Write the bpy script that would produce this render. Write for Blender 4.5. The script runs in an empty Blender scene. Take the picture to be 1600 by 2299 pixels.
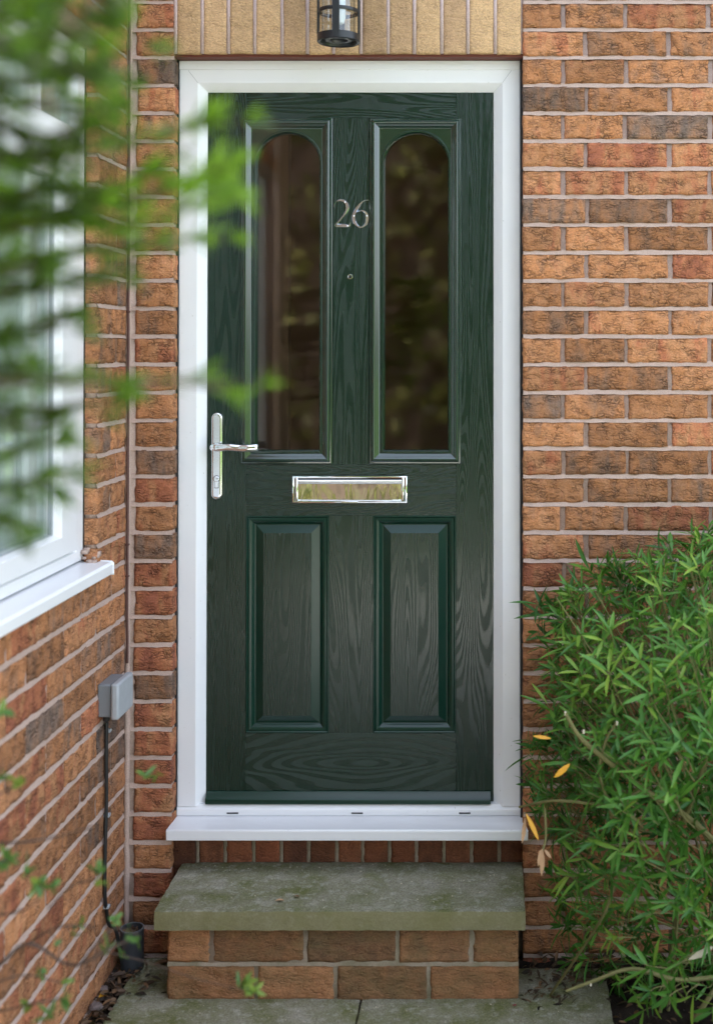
import bpy, math, random
import numpy as np
from mathutils import Vector
random.seed(7)
rng = np.random.default_rng(7)
S = bpy.context.scene
COL = S.collection

# ------------------------------------------------------------------ camera, sky, sun, exposure
F, PX0, HY, D, TH = 2764.0, 1130.0, 785.0, 3.3, math.radians(0.7)
PY0 = HY - F * math.tan(TH)
XC, ZC = 0.412, 1.61
cd = bpy.data.cameras.new('camera')
cam = bpy.data.objects.new('camera', cd); COL.objects.link(cam)
cam.location = (XC, -D, ZC); cam.rotation_euler = (math.pi / 2 + TH, 0, 0)
cd.sensor_fit = 'VERTICAL'; cd.sensor_height = 36; cd.sensor_width = 36
cd.lens = F / 2299 * 36
cd.shift_x = (800 - PX0) / 2299; cd.shift_y = (PY0 - 1149.5) / 2299
cd.clip_start = 0.05; cd.clip_end = 300
cd.dof.use_dof = True; cd.dof.focus_distance = 3.33; cd.dof.aperture_fstop = cd.lens / 23.0
S.camera = cam

SUN_AZ, SUN_EL = math.radians(18), math.radians(58)      # azimuth from +Y towards +X
w = bpy.data.worlds.new('World'); S.world = w; w.use_nodes = True
nt = w.node_tree; nt.nodes.clear()
sky = nt.nodes.new('ShaderNodeTexSky'); sky.sky_type = 'NISHITA'; sky.sun_disc = False
sky.sun_elevation = SUN_EL; sky.sun_rotation = SUN_AZ; sky.dust_density = 3.0; sky.air_density = 1.0
bg = nt.nodes.new('ShaderNodeBackground'); bg.inputs[1].default_value = 0.15
wo = nt.nodes.new('ShaderNodeOutputWorld')
hz = nt.nodes.new('ShaderNodeHueSaturation'); hz.inputs['Saturation'].default_value = .55
nt.links.new(sky.outputs[0], hz.inputs['Color']); nt.links.new(hz.outputs[0], bg.inputs[0]); nt.links.new(bg.outputs[0], wo.inputs[0])
sl = bpy.data.lights.new('sun', 'SUN'); sl.energy = 2.4; sl.angle = math.radians(0.5); sl.color = (1.0, 0.965, 0.915)
so = bpy.data.objects.new('sun', sl); COL.objects.link(so)
sd = Vector((math.sin(SUN_AZ) * math.cos(SUN_EL), math.cos(SUN_AZ) * math.cos(SUN_EL), math.sin(SUN_EL)))
so.rotation_euler = sd.to_track_quat('Z', 'Y').to_euler(); so.location = (4, -6, 8)
S.view_settings.view_transform = 'Standard'; S.view_settings.look = 'None'
S.view_settings.exposure = 2.62; S.view_settings.gamma = 1.0
try:
    S.cycles.max_bounces = 8; S.cycles.transparent_max_bounces = 16
    S.cycles.caustics_reflective = False; S.cycles.caustics_refractive = False
    S.cycles.use_denoising = True
except Exception:
    pass

# ------------------------------------------------------------------ measured photograph -> metres
CT, ST = math.cos(TH), math.sin(TH)
def W(px, py, Y):
    """point of the vertical plane at Y that the photograph shows at px, py -> X, Z"""
    yp = Y + D; t = (PY0 - py) / F
    zp = yp * (t * CT + ST) / (CT - t * ST)
    dep = yp * CT + zp * ST
    return XC + (px - PX0) / F * dep, ZC + zp
def P(px, py, dep):
    t = (PY0 - py) / F * dep
    return np.array((XC + (px - PX0) / F * dep, -D + dep * CT - t * ST, ZC + dep * ST + t * CT))
def WX(px, Y, py=1000): return W(px, py, Y)[0]
def WZ(py, Y): return W(800, py, Y)[1]
XL = WX(285, 0.0)                                          # face of the side wall
def LW(px, py, X=None):
    """point of the vertical plane at X -> Y, Z"""
    X = XL if X is None else X
    dep = (X - XC) * F / (px - PX0)
    p = P(px, py, dep); return p[1], p[2]

# ------------------------------------------------------------------ mesh helpers
def setp(o, label=None, cat=None, group=None, kind=None):
    if label: o['label'] = label
    if cat: o['category'] = cat
    if group: o['group'] = group
    if kind: o['kind'] = kind
    return o
def root(name, label, cat, loc=(0, 0, 0), group=None):
    o = bpy.data.objects.new(name, None); COL.objects.link(o); o.location = loc
    o.empty_display_size = 0.1
    return setp(o, label, cat, group, 'thing')
def base_of(p):
    v = Vector((0, 0, 0))
    while p is not None:
        v += p.location; p = p.parent
    return np.array(v)
def mesh_np(name, V, Q, mats, parent=None, mi=None, col=None, smooth=False, sharp=0):
    V = np.asarray(V, dtype=np.float64)
    if parent is not None: V = V - base_of(parent)
    me = bpy.data.meshes.new(name)
    Q = np.asarray(Q, dtype=np.int32); k = Q.shape[1]
    me.vertices.add(len(V)); me.vertices.foreach_set('co', V.astype(np.float32).ravel())
    me.loops.add(Q.size); me.loops.foreach_set('vertex_index', Q.ravel())
    me.polygons.add(len(Q))
    me.polygons.foreach_set('loop_start', np.arange(0, Q.size, k, dtype=np.int32))
    me.polygons.foreach_set('loop_total', np.full(len(Q), k, dtype=np.int32))
    for m in mats: me.materials.append(m)
    if mi is not None: me.polygons.foreach_set('material_index', np.asarray(mi, dtype=np.int32))
    if smooth: me.polygons.foreach_set('use_smooth', np.ones(len(Q), dtype=bool))
    me.update(calc_edges=True)
    if sharp: me.set_sharp_from_angle(angle=math.radians(sharp))
    if col is not None:
        a = me.color_attributes.new('tone', 'FLOAT_COLOR', 'POINT')
        c = np.ones((len(V), 4), dtype=np.float32); c[:, :3] = col
        a.data.foreach_set('color', c.ravel())
    o = bpy.data.objects.new(name, me); COL.objects.link(o)
    if parent is not None: o.parent = parent
    return o

class MB:
    def __init__(s): s.v = []; s.f = []; s.m = []
    def add(s, vs, fs, mi=0):
        b = len(s.v); s.v += [tuple(float(c) for c in p) for p in vs]
        s.f += [tuple(b + i for i in f) for f in fs]; s.m += [mi] * len(fs); return s
    def box(s, x0, x1, y0, y1, z0, z1, mi=0):
        x0, x1 = min(x0, x1), max(x0, x1); y0, y1 = min(y0, y1), max(y0, y1); z0, z1 = min(z0, z1), max(z0, z1)
        vs = [(x0, y0, z0), (x1, y0, z0), (x1, y1, z0), (x0, y1, z0), (x0, y0, z1), (x1, y0, z1), (x1, y1, z1), (x0, y1, z1)]
        return s.add(vs, [(0, 3, 2, 1), (4, 5, 6, 7), (0, 1, 5, 4), (1, 2, 6, 5), (2, 3, 7, 6), (3, 0, 4, 7)], mi)
    def tube(s, pts, rad, n=8, mi=0, cap=True):
        pts = [Vector(p) for p in pts]
        if not hasattr(rad, '__len__'): rad = [rad] * len(pts)
        vs = []; up = None
        for i, p in enumerate(pts):
            t = (pts[min(i + 1, len(pts) - 1)] - pts[max(i - 1, 0)])
            if t.length < 1e-9: t = Vector((0, 0, 1))
            t.normalize()
            if up is None: up = Vector((0, 0, 1)) if abs(t.z) < .9 else Vector((1, 0, 0))
            a = t.cross(up)
            if a.length < 1e-6: a = t.cross(Vector((0, 1, 0)))
            a.normalize(); b = a.cross(t); up = b
            for k in range(n):
                an = 2 * math.pi * k / n
                vs.append(p + a * math.cos(an) * rad[i] + b * math.sin(an) * rad[i])
        fs = []
        for i in range(len(pts) - 1):
            for k in range(n):
                fs.append((i * n + k, (i + 1) * n + k, (i + 1) * n + (k + 1) % n, i * n + (k + 1) % n))
        if cap:
            fs.append(tuple(range(n))); fs.append(tuple((len(pts) - 1) * n + k for k in reversed(range(n))))
        return s.add(vs, fs, mi)
    def lathe(s, prof, c, axis='z', n=40, mi=0):
        """prof: (radius, height) list, closed on the axis by radius 0"""
        vs = []
        for r, h in prof:
            for k in range(n):
                a = 2 * math.pi * k / n
                q = (r * math.cos(a), r * math.sin(a), h)
                if axis == 'y': q = (q[0], -q[2], q[1])         # height runs towards -Y
                if axis == 'x': q = (q[2], q[0], q[1])
                vs.append((c[0] + q[0], c[1] + q[1], c[2] + q[2]))
        fs = []
        for i in range(len(prof) - 1):
            for k in range(n):
                fs.append((i * n + k, i * n + (k + 1) % n, (i + 1) * n + (k + 1) % n, (i + 1) * n + k))
        return s.add(vs, fs, mi)
    def ringsweep(s, loops, mi=0, close=True):
        """loops: equal-length closed outlines, joined one to the next"""
        n = len(loops[0]); vs = [p for l in loops for p in l]; fs = []
        for i in range(len(loops) - 1):
            for k in range(n if close else n - 1):
                fs.append((i * n + k, i * n + (k + 1) % n, (i + 1) * n + (k + 1) % n, (i + 1) * n + k))
        return s.add(vs, fs, mi)
    def frame(s, x0, x1, z0, z1, y, prof, mi=0):
        """mitred moulding round a rectangle: prof = (inset, height towards -Y)"""
        return s.ringsweep([[(x0 + d, y - h, z0 + d), (x1 - d, y - h, z0 + d), (x1 - d, y - h, z1 - d), (x0 + d, y - h, z1 - d)] for d, h in prof], mi)
    def extrude_x(s, x0, x1, prof, mi=0):
        """prof: closed (y, z) outline"""
        n = len(prof)
        vs = [(x0, y, z) for y, z in prof] + [(x1, y, z) for y, z in prof]
        fs = [(k, (k + 1) % n, n + (k + 1) % n, n + k) for k in range(n)] + [tuple(reversed(range(n))), tuple(range(n, 2 * n))]
        return s.add(vs, fs, mi)
    def build(s, name, mats, parent=None, smooth=False, bevel=0, seg=2, ang=35):
        if not isinstance(mats, (list, tuple)): mats = [mats]
        off = base_of(parent) if parent is not None else np.zeros(3)
        me = bpy.data.meshes.new(name)
        me.from_pydata([tuple(np.array(p) - off) for p in s.v], [], s.f)
        for m in mats: me.materials.append(m)
        me.polygons.foreach_set('material_index', np.array(s.m, dtype=np.int32))
        if smooth or bevel:
            me.polygons.foreach_set('use_smooth', np.ones(len(s.f), dtype=bool))
            me.update()
            try: me.set_sharp_from_angle(angle=math.radians(ang))
            except Exception: pass
        me.update()
        o = bpy.data.objects.new(name, me); COL.objects.link(o)
        if parent is not None: o.parent = parent
        if bevel:
            b = o.modifiers.new('bevel', 'BEVEL'); b.width = bevel; b.segments = seg; b.limit_method = 'ANGLE'
            b.angle_limit = math.radians(30); b.harden_normals = False
        return o
def spline(pts, k=6):
    pts = np.array(pts, float); n = len(pts); out = []
    for i in range(n - 1):
        p0, p1, p2, p3 = pts[max(i - 1, 0)], pts[i], pts[i + 1], pts[min(i + 2, n - 1)]
        for j in range(k):
            t = j / k
            out.append(.5 * ((2 * p1) + (-p0 + p2) * t + (2 * p0 - 5 * p1 + 4 * p2 - p3) * t * t + (-p0 + 3 * p1 - 3 * p2 + p3) * t ** 3))
    out.append(pts[-1]); return np.array(out)
def vnoise(x, y, seed=0):
    def h(i, j):
        n = (i * 374761393 + j * 668265263 + seed * 1442695041) & 0xffffffff
        n = ((n ^ (n >> 13)) * 1274126177) & 0xffffffff
        return ((n ^ (n >> 16)) & 0xffff) / 65535.0
    xi = np.floor(x).astype(np.int64); yi = np.floor(y).astype(np.int64)
    fx = x - xi; fy = y - yi; fx = fx * fx * (3 - 2 * fx); fy = fy * fy * (3 - 2 * fy)
    return (h(xi, yi) * (1 - fx) + h(xi + 1, yi) * fx) * (1 - fy) + (h(xi, yi + 1) * (1 - fx) + h(xi + 1, yi + 1) * fx) * fy

# ------------------------------------------------------------------ node helpers and materials
class N:
    def __init__(s, name):
        s.mat = bpy.data.materials.new(name); s.mat.use_nodes = True
        s.t = s.mat.node_tree; s.t.nodes.clear()
        s.out = s.t.nodes.new('ShaderNodeOutputMaterial')
    def n(s, typ, ins=None, **kw):
        nd = s.t.nodes.new('ShaderNode' + typ)
        for k, v in kw.items(): setattr(nd, k, v)
        for k, v in (ins or {}).items():
            sock = nd.inputs[k]
            if isinstance(v, bpy.types.NodeSocket): s.t.links.new(v, sock)
            else: sock.default_value = v
        return nd
    def obj(s, scale=(1, 1, 1), loc=(0, 0, 0)):
        c = s.n('TexCoord').outputs['Object']
        return s.n('Mapping', {'Vector': c, 'Scale': scale, 'Location': loc}).outputs[0]
    def noise(s, vec, scale, detail=3, rough=.5, dist=0):
        return s.n('TexNoise', {'Vector': vec, 'Scale': scale, 'Detail': detail, 'Roughness': rough, 'Distortion': dist}).outputs['Fac']
    def math(s, op, a, b=0.0, c=0.0):
        return s.n('Math', {0: a, 1: b, 2: c}, operation=op).outputs[0]
    def ramp(s, fac, stops, interp='LINEAR'):
        r = s.n('ValToRGB', {'Fac': fac}); cr = r.color_ramp; cr.interpolation = interp
        while len(cr.elements) < len(stops): cr.elements.new(.5)
        for e, (p, c) in zip(cr.elements, stops):
            e.position = p; e.color = (c[0], c[1], c[2], 1) if hasattr(c, '__len__') else (c, c, c, 1)
        return r.outputs[0]
    def mix(s, fac, a, b, blend='MIX'):
        m = s.n('Mix', data_type='RGBA', blend_type=blend)
        for k, v in ((0, fac), (6, a), (7, b)):
            if isinstance(v, bpy.types.NodeSocket): s.t.links.new(v, m.inputs[k])
            else: m.inputs[k].default_value = (*v, 1) if hasattr(v, '__len__') and len(v) == 3 else v
        return m.outputs[2]
    def bump(s, h, strength, dist, normal=None):
        ins = {'Height': h, 'Strength': strength, 'Distance': dist}
        if normal is not None: ins['Normal'] = normal
        return s.n('Bump', ins).outputs[0]
    def pbr(s, **k):
        p = s.n('BsdfPrincipled')
        for key, v in k.items():
            key = key.replace('_', ' ')
            sock = p.inputs[key]
            if isinstance(v, bpy.types.NodeSocket): s.t.links.new(v, sock)
            elif key in ('Base Color', 'Emission Color', 'Coat Tint', 'Specular Tint'): sock.default_value = (*v, 1)
            else: sock.default_value = v
        return p.outputs[0]
    def end(s, sh): s.t.links.new(sh, s.out.inputs[0]); return s.mat
def plain(name, col, rough=.5, metal=0, **k):
    m = N(name); return m.end(m.pbr(Base_Color=col, Roughness=rough, Metallic=metal, **k))

def brick_mat(name, palette, crack=1.0, axis='x', wash=(0.02, 0.025, 0.01), washamt=0.0):
    m = N(name)
    tone = m.n('VertexColor', layer_name='tone').outputs[0]
    sep = m.n('SeparateColor', {0: tone})
    tc = m.n('TexCoord').outputs['Object']
    off = m.n('CombineXYZ', {0: m.math('MULTIPLY', sep.outputs[1], 37), 1: m.math('MULTIPLY', sep.outputs[2], 53), 2: m.math('MULTIPLY', sep.outputs[0], 71)}).outputs[0]
    pos = m.n('VectorMath', {0: tc, 1: off}, operation='ADD').outputs[0]
    long = (1, 1, .25) if axis == 'v' else (1, 1, 1)
    a = m.n('Mapping', {'Vector': pos, 'Scale': (26, 26, 9)}).outputs[0]
    patch = m.noise(a, 1.0, 3, .55, .4)
    f = m.math('ADD', sep.outputs[0], m.math('MULTIPLY', m.math('SUBTRACT', patch, .5), 1.05))
    base = m.ramp(f, palette)
    fine = m.noise(m.n('Mapping', {'Vector': pos, 'Scale': (180, 180, 300)}).outputs[0], 1, 3, .7)
    base = m.mix(1.0, base, m.ramp(fine, [(.25, .62), (.75, 1.3)]), 'MULTIPLY')
    val = m.n('HueSaturation', {'Hue': .5, 'Saturation': 1.0, 'Value': m.math('MULTIPLY_ADD', sep.outputs[1], .46, .72), 'Color': base}).outputs[0]
    # bark-like drag creases; soot and groove shade are put into the colour
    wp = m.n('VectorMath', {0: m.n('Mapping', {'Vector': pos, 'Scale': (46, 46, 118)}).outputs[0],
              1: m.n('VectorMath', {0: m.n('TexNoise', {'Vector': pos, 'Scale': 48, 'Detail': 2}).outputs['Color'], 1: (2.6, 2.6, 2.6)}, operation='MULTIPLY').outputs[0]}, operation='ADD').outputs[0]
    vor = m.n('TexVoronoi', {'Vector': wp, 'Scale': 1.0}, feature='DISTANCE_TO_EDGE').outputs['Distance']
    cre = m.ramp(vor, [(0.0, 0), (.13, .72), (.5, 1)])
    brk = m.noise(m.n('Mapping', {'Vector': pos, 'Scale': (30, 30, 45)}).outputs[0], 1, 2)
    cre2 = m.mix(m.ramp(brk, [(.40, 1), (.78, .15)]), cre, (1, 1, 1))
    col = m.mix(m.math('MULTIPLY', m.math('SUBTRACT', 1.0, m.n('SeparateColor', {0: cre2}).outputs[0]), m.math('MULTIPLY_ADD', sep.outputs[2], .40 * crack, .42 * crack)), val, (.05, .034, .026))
    if washamt:
        g = m.noise(m.n('Mapping', {'Vector': tc, 'Scale': (9, 9, 14)}).outputs[0], 1, 5, .65)
        col = m.mix(m.math('MULTIPLY', m.ramp(g, [(.4, 0), (.68, 1)]), washamt), col, wash)
    h = m.math('ADD', m.math('MULTIPLY', m.n('SeparateColor', {0: cre2}).outputs[0], 1.7 * crack), m.math('MULTIPLY', fine, .45))
    big = m.noise(m.n('Mapping', {'Vector': pos, 'Scale': (40, 40, 90)}).outputs[0], 1, 3)
    h = m.math('ADD', h, m.math('MULTIPLY', big, .8))
    return m.end(m.pbr(Base_Color=col, Roughness=.88, Specular_IOR_Level=.25, Normal=m.bump(h, 1.0, .0058)))
PAL = [(0.0, (.17, .125, .10)), (.16, (.23, .15, .11)), (.34, (.35, .18, .10)), (.52, (.47, .205, .088)), (.68, (.50, .24, .115)), (.84, (.45, .165, .08)), (1.0, (.36, .125, .07))]
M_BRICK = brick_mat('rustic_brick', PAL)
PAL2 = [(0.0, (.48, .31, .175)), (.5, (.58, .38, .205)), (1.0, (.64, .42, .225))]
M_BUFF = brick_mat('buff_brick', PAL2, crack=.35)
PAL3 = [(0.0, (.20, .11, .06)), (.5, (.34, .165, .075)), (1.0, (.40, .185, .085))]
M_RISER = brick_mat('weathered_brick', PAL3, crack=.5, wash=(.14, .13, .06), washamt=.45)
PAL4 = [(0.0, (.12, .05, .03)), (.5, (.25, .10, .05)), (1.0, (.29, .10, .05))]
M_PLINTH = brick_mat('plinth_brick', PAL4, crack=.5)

def mortar_mat(name, c0, c1, moss=0):
    m = N(name); v = m.obj()
    a = m.noise(v, 30, 5, .65); b = m.noise(v, 420, 3, .7)
    col = m.mix(a, c0, c1)
    col = m.mix(1.0, col, m.ramp(b, [(.25, .72), (.7, 1.15)]), 'MULTIPLY')
    if moss:
        g = m.noise(v, 11, 5, .65); col = m.mix(m.math('MULTIPLY', m.ramp(g, [(.4, 0), (.65, 1)]), moss), col, (.10, .10, .035))
    h = m.math('ADD', a, m.math('MULTIPLY', b, .6))
    return m.end(m.pbr(Base_Color=col, Roughness=.93, Specular_IOR_Level=.2, Normal=m.bump(h, .7, .002)))
M_MORTAR = mortar_mat('pink_mortar', (.40, .285, .23), (.55, .42, .355))
M_MORTAR2 = mortar_mat('mauve_mortar', (.44, .33, .31), (.58, .46, .43))
M_MORTAR3 = mortar_mat('mossy_mortar', (.28, .22, .16), (.40, .33, .25), .5)

def paint_mat(name, col, horizontal=False, knot=None):
    m = N(name)
    tc = m.n('TexCoord').outputs['Object']
    sc = (1.0, 1, 11.0) if horizontal else (11.0, 1, .75)
    low = m.noise(m.n('Mapping', {'Vector': tc, 'Scale': sc}).outputs[0], 1, 1.5, .4, .25)
    f = m.math('MULTIPLY', low, 38)
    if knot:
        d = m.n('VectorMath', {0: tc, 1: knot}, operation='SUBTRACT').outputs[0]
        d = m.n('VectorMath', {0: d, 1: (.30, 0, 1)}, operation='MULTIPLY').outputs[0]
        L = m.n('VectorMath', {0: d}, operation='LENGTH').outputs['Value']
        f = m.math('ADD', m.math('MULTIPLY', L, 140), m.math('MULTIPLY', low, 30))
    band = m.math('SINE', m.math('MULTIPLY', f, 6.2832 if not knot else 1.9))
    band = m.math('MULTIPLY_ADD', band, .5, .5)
    ps = (38, 1, 800) if horizontal else (800, 1, 38)
    pore = m.noise(m.n('Mapping', {'Vector': tc, 'Scale': ps}).outputs[0], 1, 3, .6)
    pr = m.ramp(pore, [(.36, 0), (.52, 1)])
    prv = m.n('SeparateColor', {0: pr}).outputs[0]
    brd = m.ramp(band, [(.25, 0), (.75, 1)])
    bv = m.n('SeparateColor', {0: brd}).outputs[0]
    depth = m.math('MULTIPLY_ADD', bv, .75, .25)
    h = m.math('MULTIPLY', m.math('SUBTRACT', 1.0, prv), m.math('MULTIPLY', depth, -1.0))
    rough = m.math('MULTIPLY_ADD', bv, .20 if knot else .11, .19)
    c = m.mix(m.math('MULTIPLY', m.math('SUBTRACT', 1.0, prv), m.math('MULTIPLY', depth, .30)), col, tuple(x * .45 for x in col))
    if knot: c = m.mix(m.math('MULTIPLY', bv, .38), c, (.03, .052, .042))  # sheen of the matte knot rings painted into the colour
    wav = m.noise(tc, 9, 2)
    nb = m.bump(wav, .08, .004)
    return m.end(m.pbr(Base_Color=c, Roughness=rough, Specular_IOR_Level=.56, Normal=m.bump(h, .45, .0006, nb)))
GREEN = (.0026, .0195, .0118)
M_GV = paint_mat('green_paint_upright_grain', GREEN)
M_GH = paint_mat('green_paint_level_grain', GREEN, True)
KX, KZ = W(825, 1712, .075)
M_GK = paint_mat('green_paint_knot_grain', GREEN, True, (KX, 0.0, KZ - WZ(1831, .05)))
def smooth_green():
    m = N('green_paint_smooth'); v = m.obj()
    return m.end(m.pbr(Base_Color=(.0036, .025, .016), Roughness=.13, Specular_IOR_Level=.85, Coat_Weight=.6, Coat_Roughness=.06, Normal=m.bump(m.noise(v, 500, 2), .18, .0006)))
M_GS = smooth_green()
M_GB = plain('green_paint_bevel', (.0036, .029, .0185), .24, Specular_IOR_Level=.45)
def upvc():
    m = N('white_upvc'); v = m.obj()
    d = m.noise(v, 6, 5, .6)
    c = m.mix(m.ramp(d, [(.3, 0), (.8, 1)]), (.80, .815, .83), (.785, .795, .81))
    sp = m.noise(v, 120, 2, .5); c = m.mix(m.ramp(sp, [(.74, 0), (.78, .55)]), c, (.38, .36, .32))
    return m.end(m.pbr(Base_Color=c, Roughness=.26, Normal=m.bump(m.noise(v, 90, 2), .03, .001)))
M_WHITE = upvc()
M_CHROME = plain('polished_chrome', (.86, .885, .91), .09, 1.0)
M_CHROME2 = plain('satin_chrome', (.80, .815, .83), .12, 1.0)
def letter_metal():
    m = N('polished_flap'); v = m.obj((1, 1, .35))
    return m.end(m.pbr(Base_Color=(.86, .84, .80), Metallic=1.0, Roughness=.05, Normal=m.bump(m.noise(v, 26, 1.5, .5, .5), .5, .002)))
M_FLAP = letter_metal()
M_NUM = plain('numeral_chrome', (.74, .82, .93), .06, 1.0)
M_BLACK = plain('black_painted_metal', (.012, .014, .017), .35)
M_RUBBER = plain('dark_sealant', (.012, .012, .014), .6)
M_DARK = plain('dark_slot', (.01, .01, .012), .7)
M_REDOX = plain('red_oxide_steel', (.13, .032, .02), .6)
M_BROWNC = plain('brown_cable_sheath', (.075, .028, .022), .45)
M_BLACKC = plain('black_cable_sheath', (.012, .013, .014), .45)
def grey_plastic():
    m = N('weathered_grey_plastic'); v = m.obj()
    d = m.noise(v, 40, 4, .6)
    return m.end(m.pbr(Base_Color=m.mix(d, (.30, .33, .35), (.42, .45, .47)), Roughness=.45))
M_GREY = grey_plastic()
M_GREY2 = plain('grey_plastic_dark', (.20, .22, .235), .45)
M_PIPE = plain('dark_grey_pipe_plastic', (.045, .05, .058), .4)
M_RIM = plain('pipe_rim_plastic', (.11, .12, .13), .45)
def glass_mat(name, tint, rough=.0, bump=0, ior=1.5):
    m = N(name)
    bf = m.n('NewGeometry').outputs['Backfacing']                # the inner face of a pane reflects like the outer one
    fr = m.n('Fresnel', {'IOR': m.math('MULTIPLY_ADD', bf, 1 / ior - ior, ior)})
    g = m.n('BsdfGlossy', {'Color': (1, 1, 1, 1), 'Roughness': rough})
    if bump:
        v = m.obj(); nb = m.bump(m.noise(v, 330, 2, .5), bump, .001)
        m.t.links.new(nb, g.inputs['Normal']); m.t.links.new(nb, fr.inputs['Normal'])
    t = m.n('BsdfTransparent', {'Color': (*tint, 1)})
    mx = m.n('MixShader', {0: m.math('MULTIPLY', fr.outputs[0], 1.1), 1: t.outputs[0], 2: g.outputs[0]})
    return m.end(mx.outputs[0])
M_GLASS = glass_mat('window_glass', (.80, .84, .82))
M_LGLASS = glass_mat('lantern_glass', (.93, .95, .95), .01)
M_OBSC = glass_mat('obscured_door_glass', (.80, .74, .64), .01, .018)
def slab_mat():
    m = N('mossy_concrete'); v = m.obj()
    a = m.noise(v, 7, 6, .65); b = m.noise(v, 200, 4, .8); c = m.noise(v, 45, 3, .6)
    col = m.mix(m.ramp(a, [(.34, 0), (.62, 1)]), (.30, .285, .22), (.14, .15, .055))
    col = m.mix(m.ramp(c, [(.52, 0), (.7, .55)]), col, (.42, .42, .35))
    col = m.mix(1.0, col, m.ramp(b, [(.28, .42), (.55, 1.0), (.72, 1.5)]), 'MULTIPLY')
    geo = m.n('NewGeometry').outputs['Normal']
    up = m.n('SeparateXYZ', {0: geo}).outputs[2]
    col = m.mix(m.math('MULTIPLY', m.math('SUBTRACT', 1.0, m.math('ABSOLUTE', up)), .75), col, (.22, .20, .095))
    h = m.math('ADD', m.math('MULTIPLY', b, .8), m.math('MULTIPLY', a, .6))
    return m.end(m.pbr(Base_Color=col, Roughness=.92, Specular_IOR_Level=.25, Normal=m.bump(h, .8, .002)))
M_SLAB = slab_mat()
def dirt_mat(name, c0, c1, sc=25):
    m = N(name); v = m.obj(); a = m.noise(v, sc, 6, .7); b = m.noise(v, sc * 8, 3, .7)
    return m.end(m.pbr(Base_Color=m.mix(m.ramp(a, [(.3, 0), (.7, 1)]), c0, c1), Roughness=.95, Specular_IOR_Level=.2, Normal=m.bump(m.math('ADD', a, b), .9, .01)))
M_SOIL = dirt_mat('damp_soil', (.012, .009, .007), (.04, .028, .02))
M_DRIVE = dirt_mat('pale_concrete_drive', (.52, .50, .46), (.68, .66, .61), 5)
M_LAWN = dirt_mat('lawn_grass', (.06, .12, .02), (.11, .17, .035), 20)
M_PLASTER = plain('hall_plaster', (.27, .20, .13), .8)
M_POST = plain('hall_grey_post', (.17, .14, .125), .6)
M_ROOM = plain('room_plaster', (.45, .44, .42), .8)
def curtain_mat():
    m = N('net_curtain_fabric')
    d = m.n('BsdfDiffuse', {'Color': (.84, .86, .85, 1)}); t = m.n('BsdfTranslucent', {'Color': (.92, .94, .92, 1)})
    return m.end(m.n('MixShader', {0: .5, 1: d.outputs[0], 2: t.outputs[0]}).outputs[0])
M_NET = curtain_mat()
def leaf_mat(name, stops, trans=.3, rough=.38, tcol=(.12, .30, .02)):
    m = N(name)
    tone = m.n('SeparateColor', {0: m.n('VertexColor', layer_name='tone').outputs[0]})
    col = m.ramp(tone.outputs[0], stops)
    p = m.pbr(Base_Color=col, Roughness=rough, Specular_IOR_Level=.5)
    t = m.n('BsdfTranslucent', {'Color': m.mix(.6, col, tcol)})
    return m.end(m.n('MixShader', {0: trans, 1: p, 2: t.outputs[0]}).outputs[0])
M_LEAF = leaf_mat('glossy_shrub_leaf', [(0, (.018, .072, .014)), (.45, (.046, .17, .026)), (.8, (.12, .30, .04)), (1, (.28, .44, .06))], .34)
M_LEAF2 = leaf_mat('bright_tree_leaf', [(0, (.018, .036, .008)), (.45, (.05, .11, .012)), (1, (.18, .33, .022))], .5, .45, (.22, .42, .02))
M_LEAF3 = leaf_mat('small_bush_leaf', [(0, (.04, .11, .03)), (.6, (.09, .21, .05)), (1, (.22, .31, .05))], .35, .5)
M_HEDGE = leaf_mat('garden_leaf', [(0, (.030, .026, .012)), (.4, (.09, .09, .022)), (.8, (.22, .23, .05)), (1, (.55, .45, .18))], .25, .55)
M_YELLOW = plain('yellow_leaf_skin', (.62, .30, .012), .45)
M_DEAD = plain('dry_leaf_skin', (.42, .25, .13), .7)
M_LITTER = leaf_mat('leaf_litter_skin', [(0, (.02, .012, .008)), (.6, (.07, .038, .02)), (1, (.17, .09, .04))], .1, .7)
def bark_mat(name, c0, c1):
    m = N(name); v = m.obj(); a = m.noise(v, 60, 4, .6)
    return m.end(m.pbr(Base_Color=m.mix(a, c0, c1), Roughness=.8, Normal=m.bump(a, .5, .003)))
M_STEM = bark_mat('green_brown_stem', (.10, .11, .03), (.22, .19, .075))
M_TWIG = bark_mat('dark_twig_bark', (.04, .025, .018), (.085, .055, .04))
M_BARK = bark_mat('tree_bark', (.05, .035, .022), (.11, .08, .05))
M_CUT = plain('cut_stem_end', (.62, .56, .42), .7)
M_STONE = dirt_mat('pinkish_stone', (.26, .20, .18), (.36, .29, .27), 60)

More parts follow.
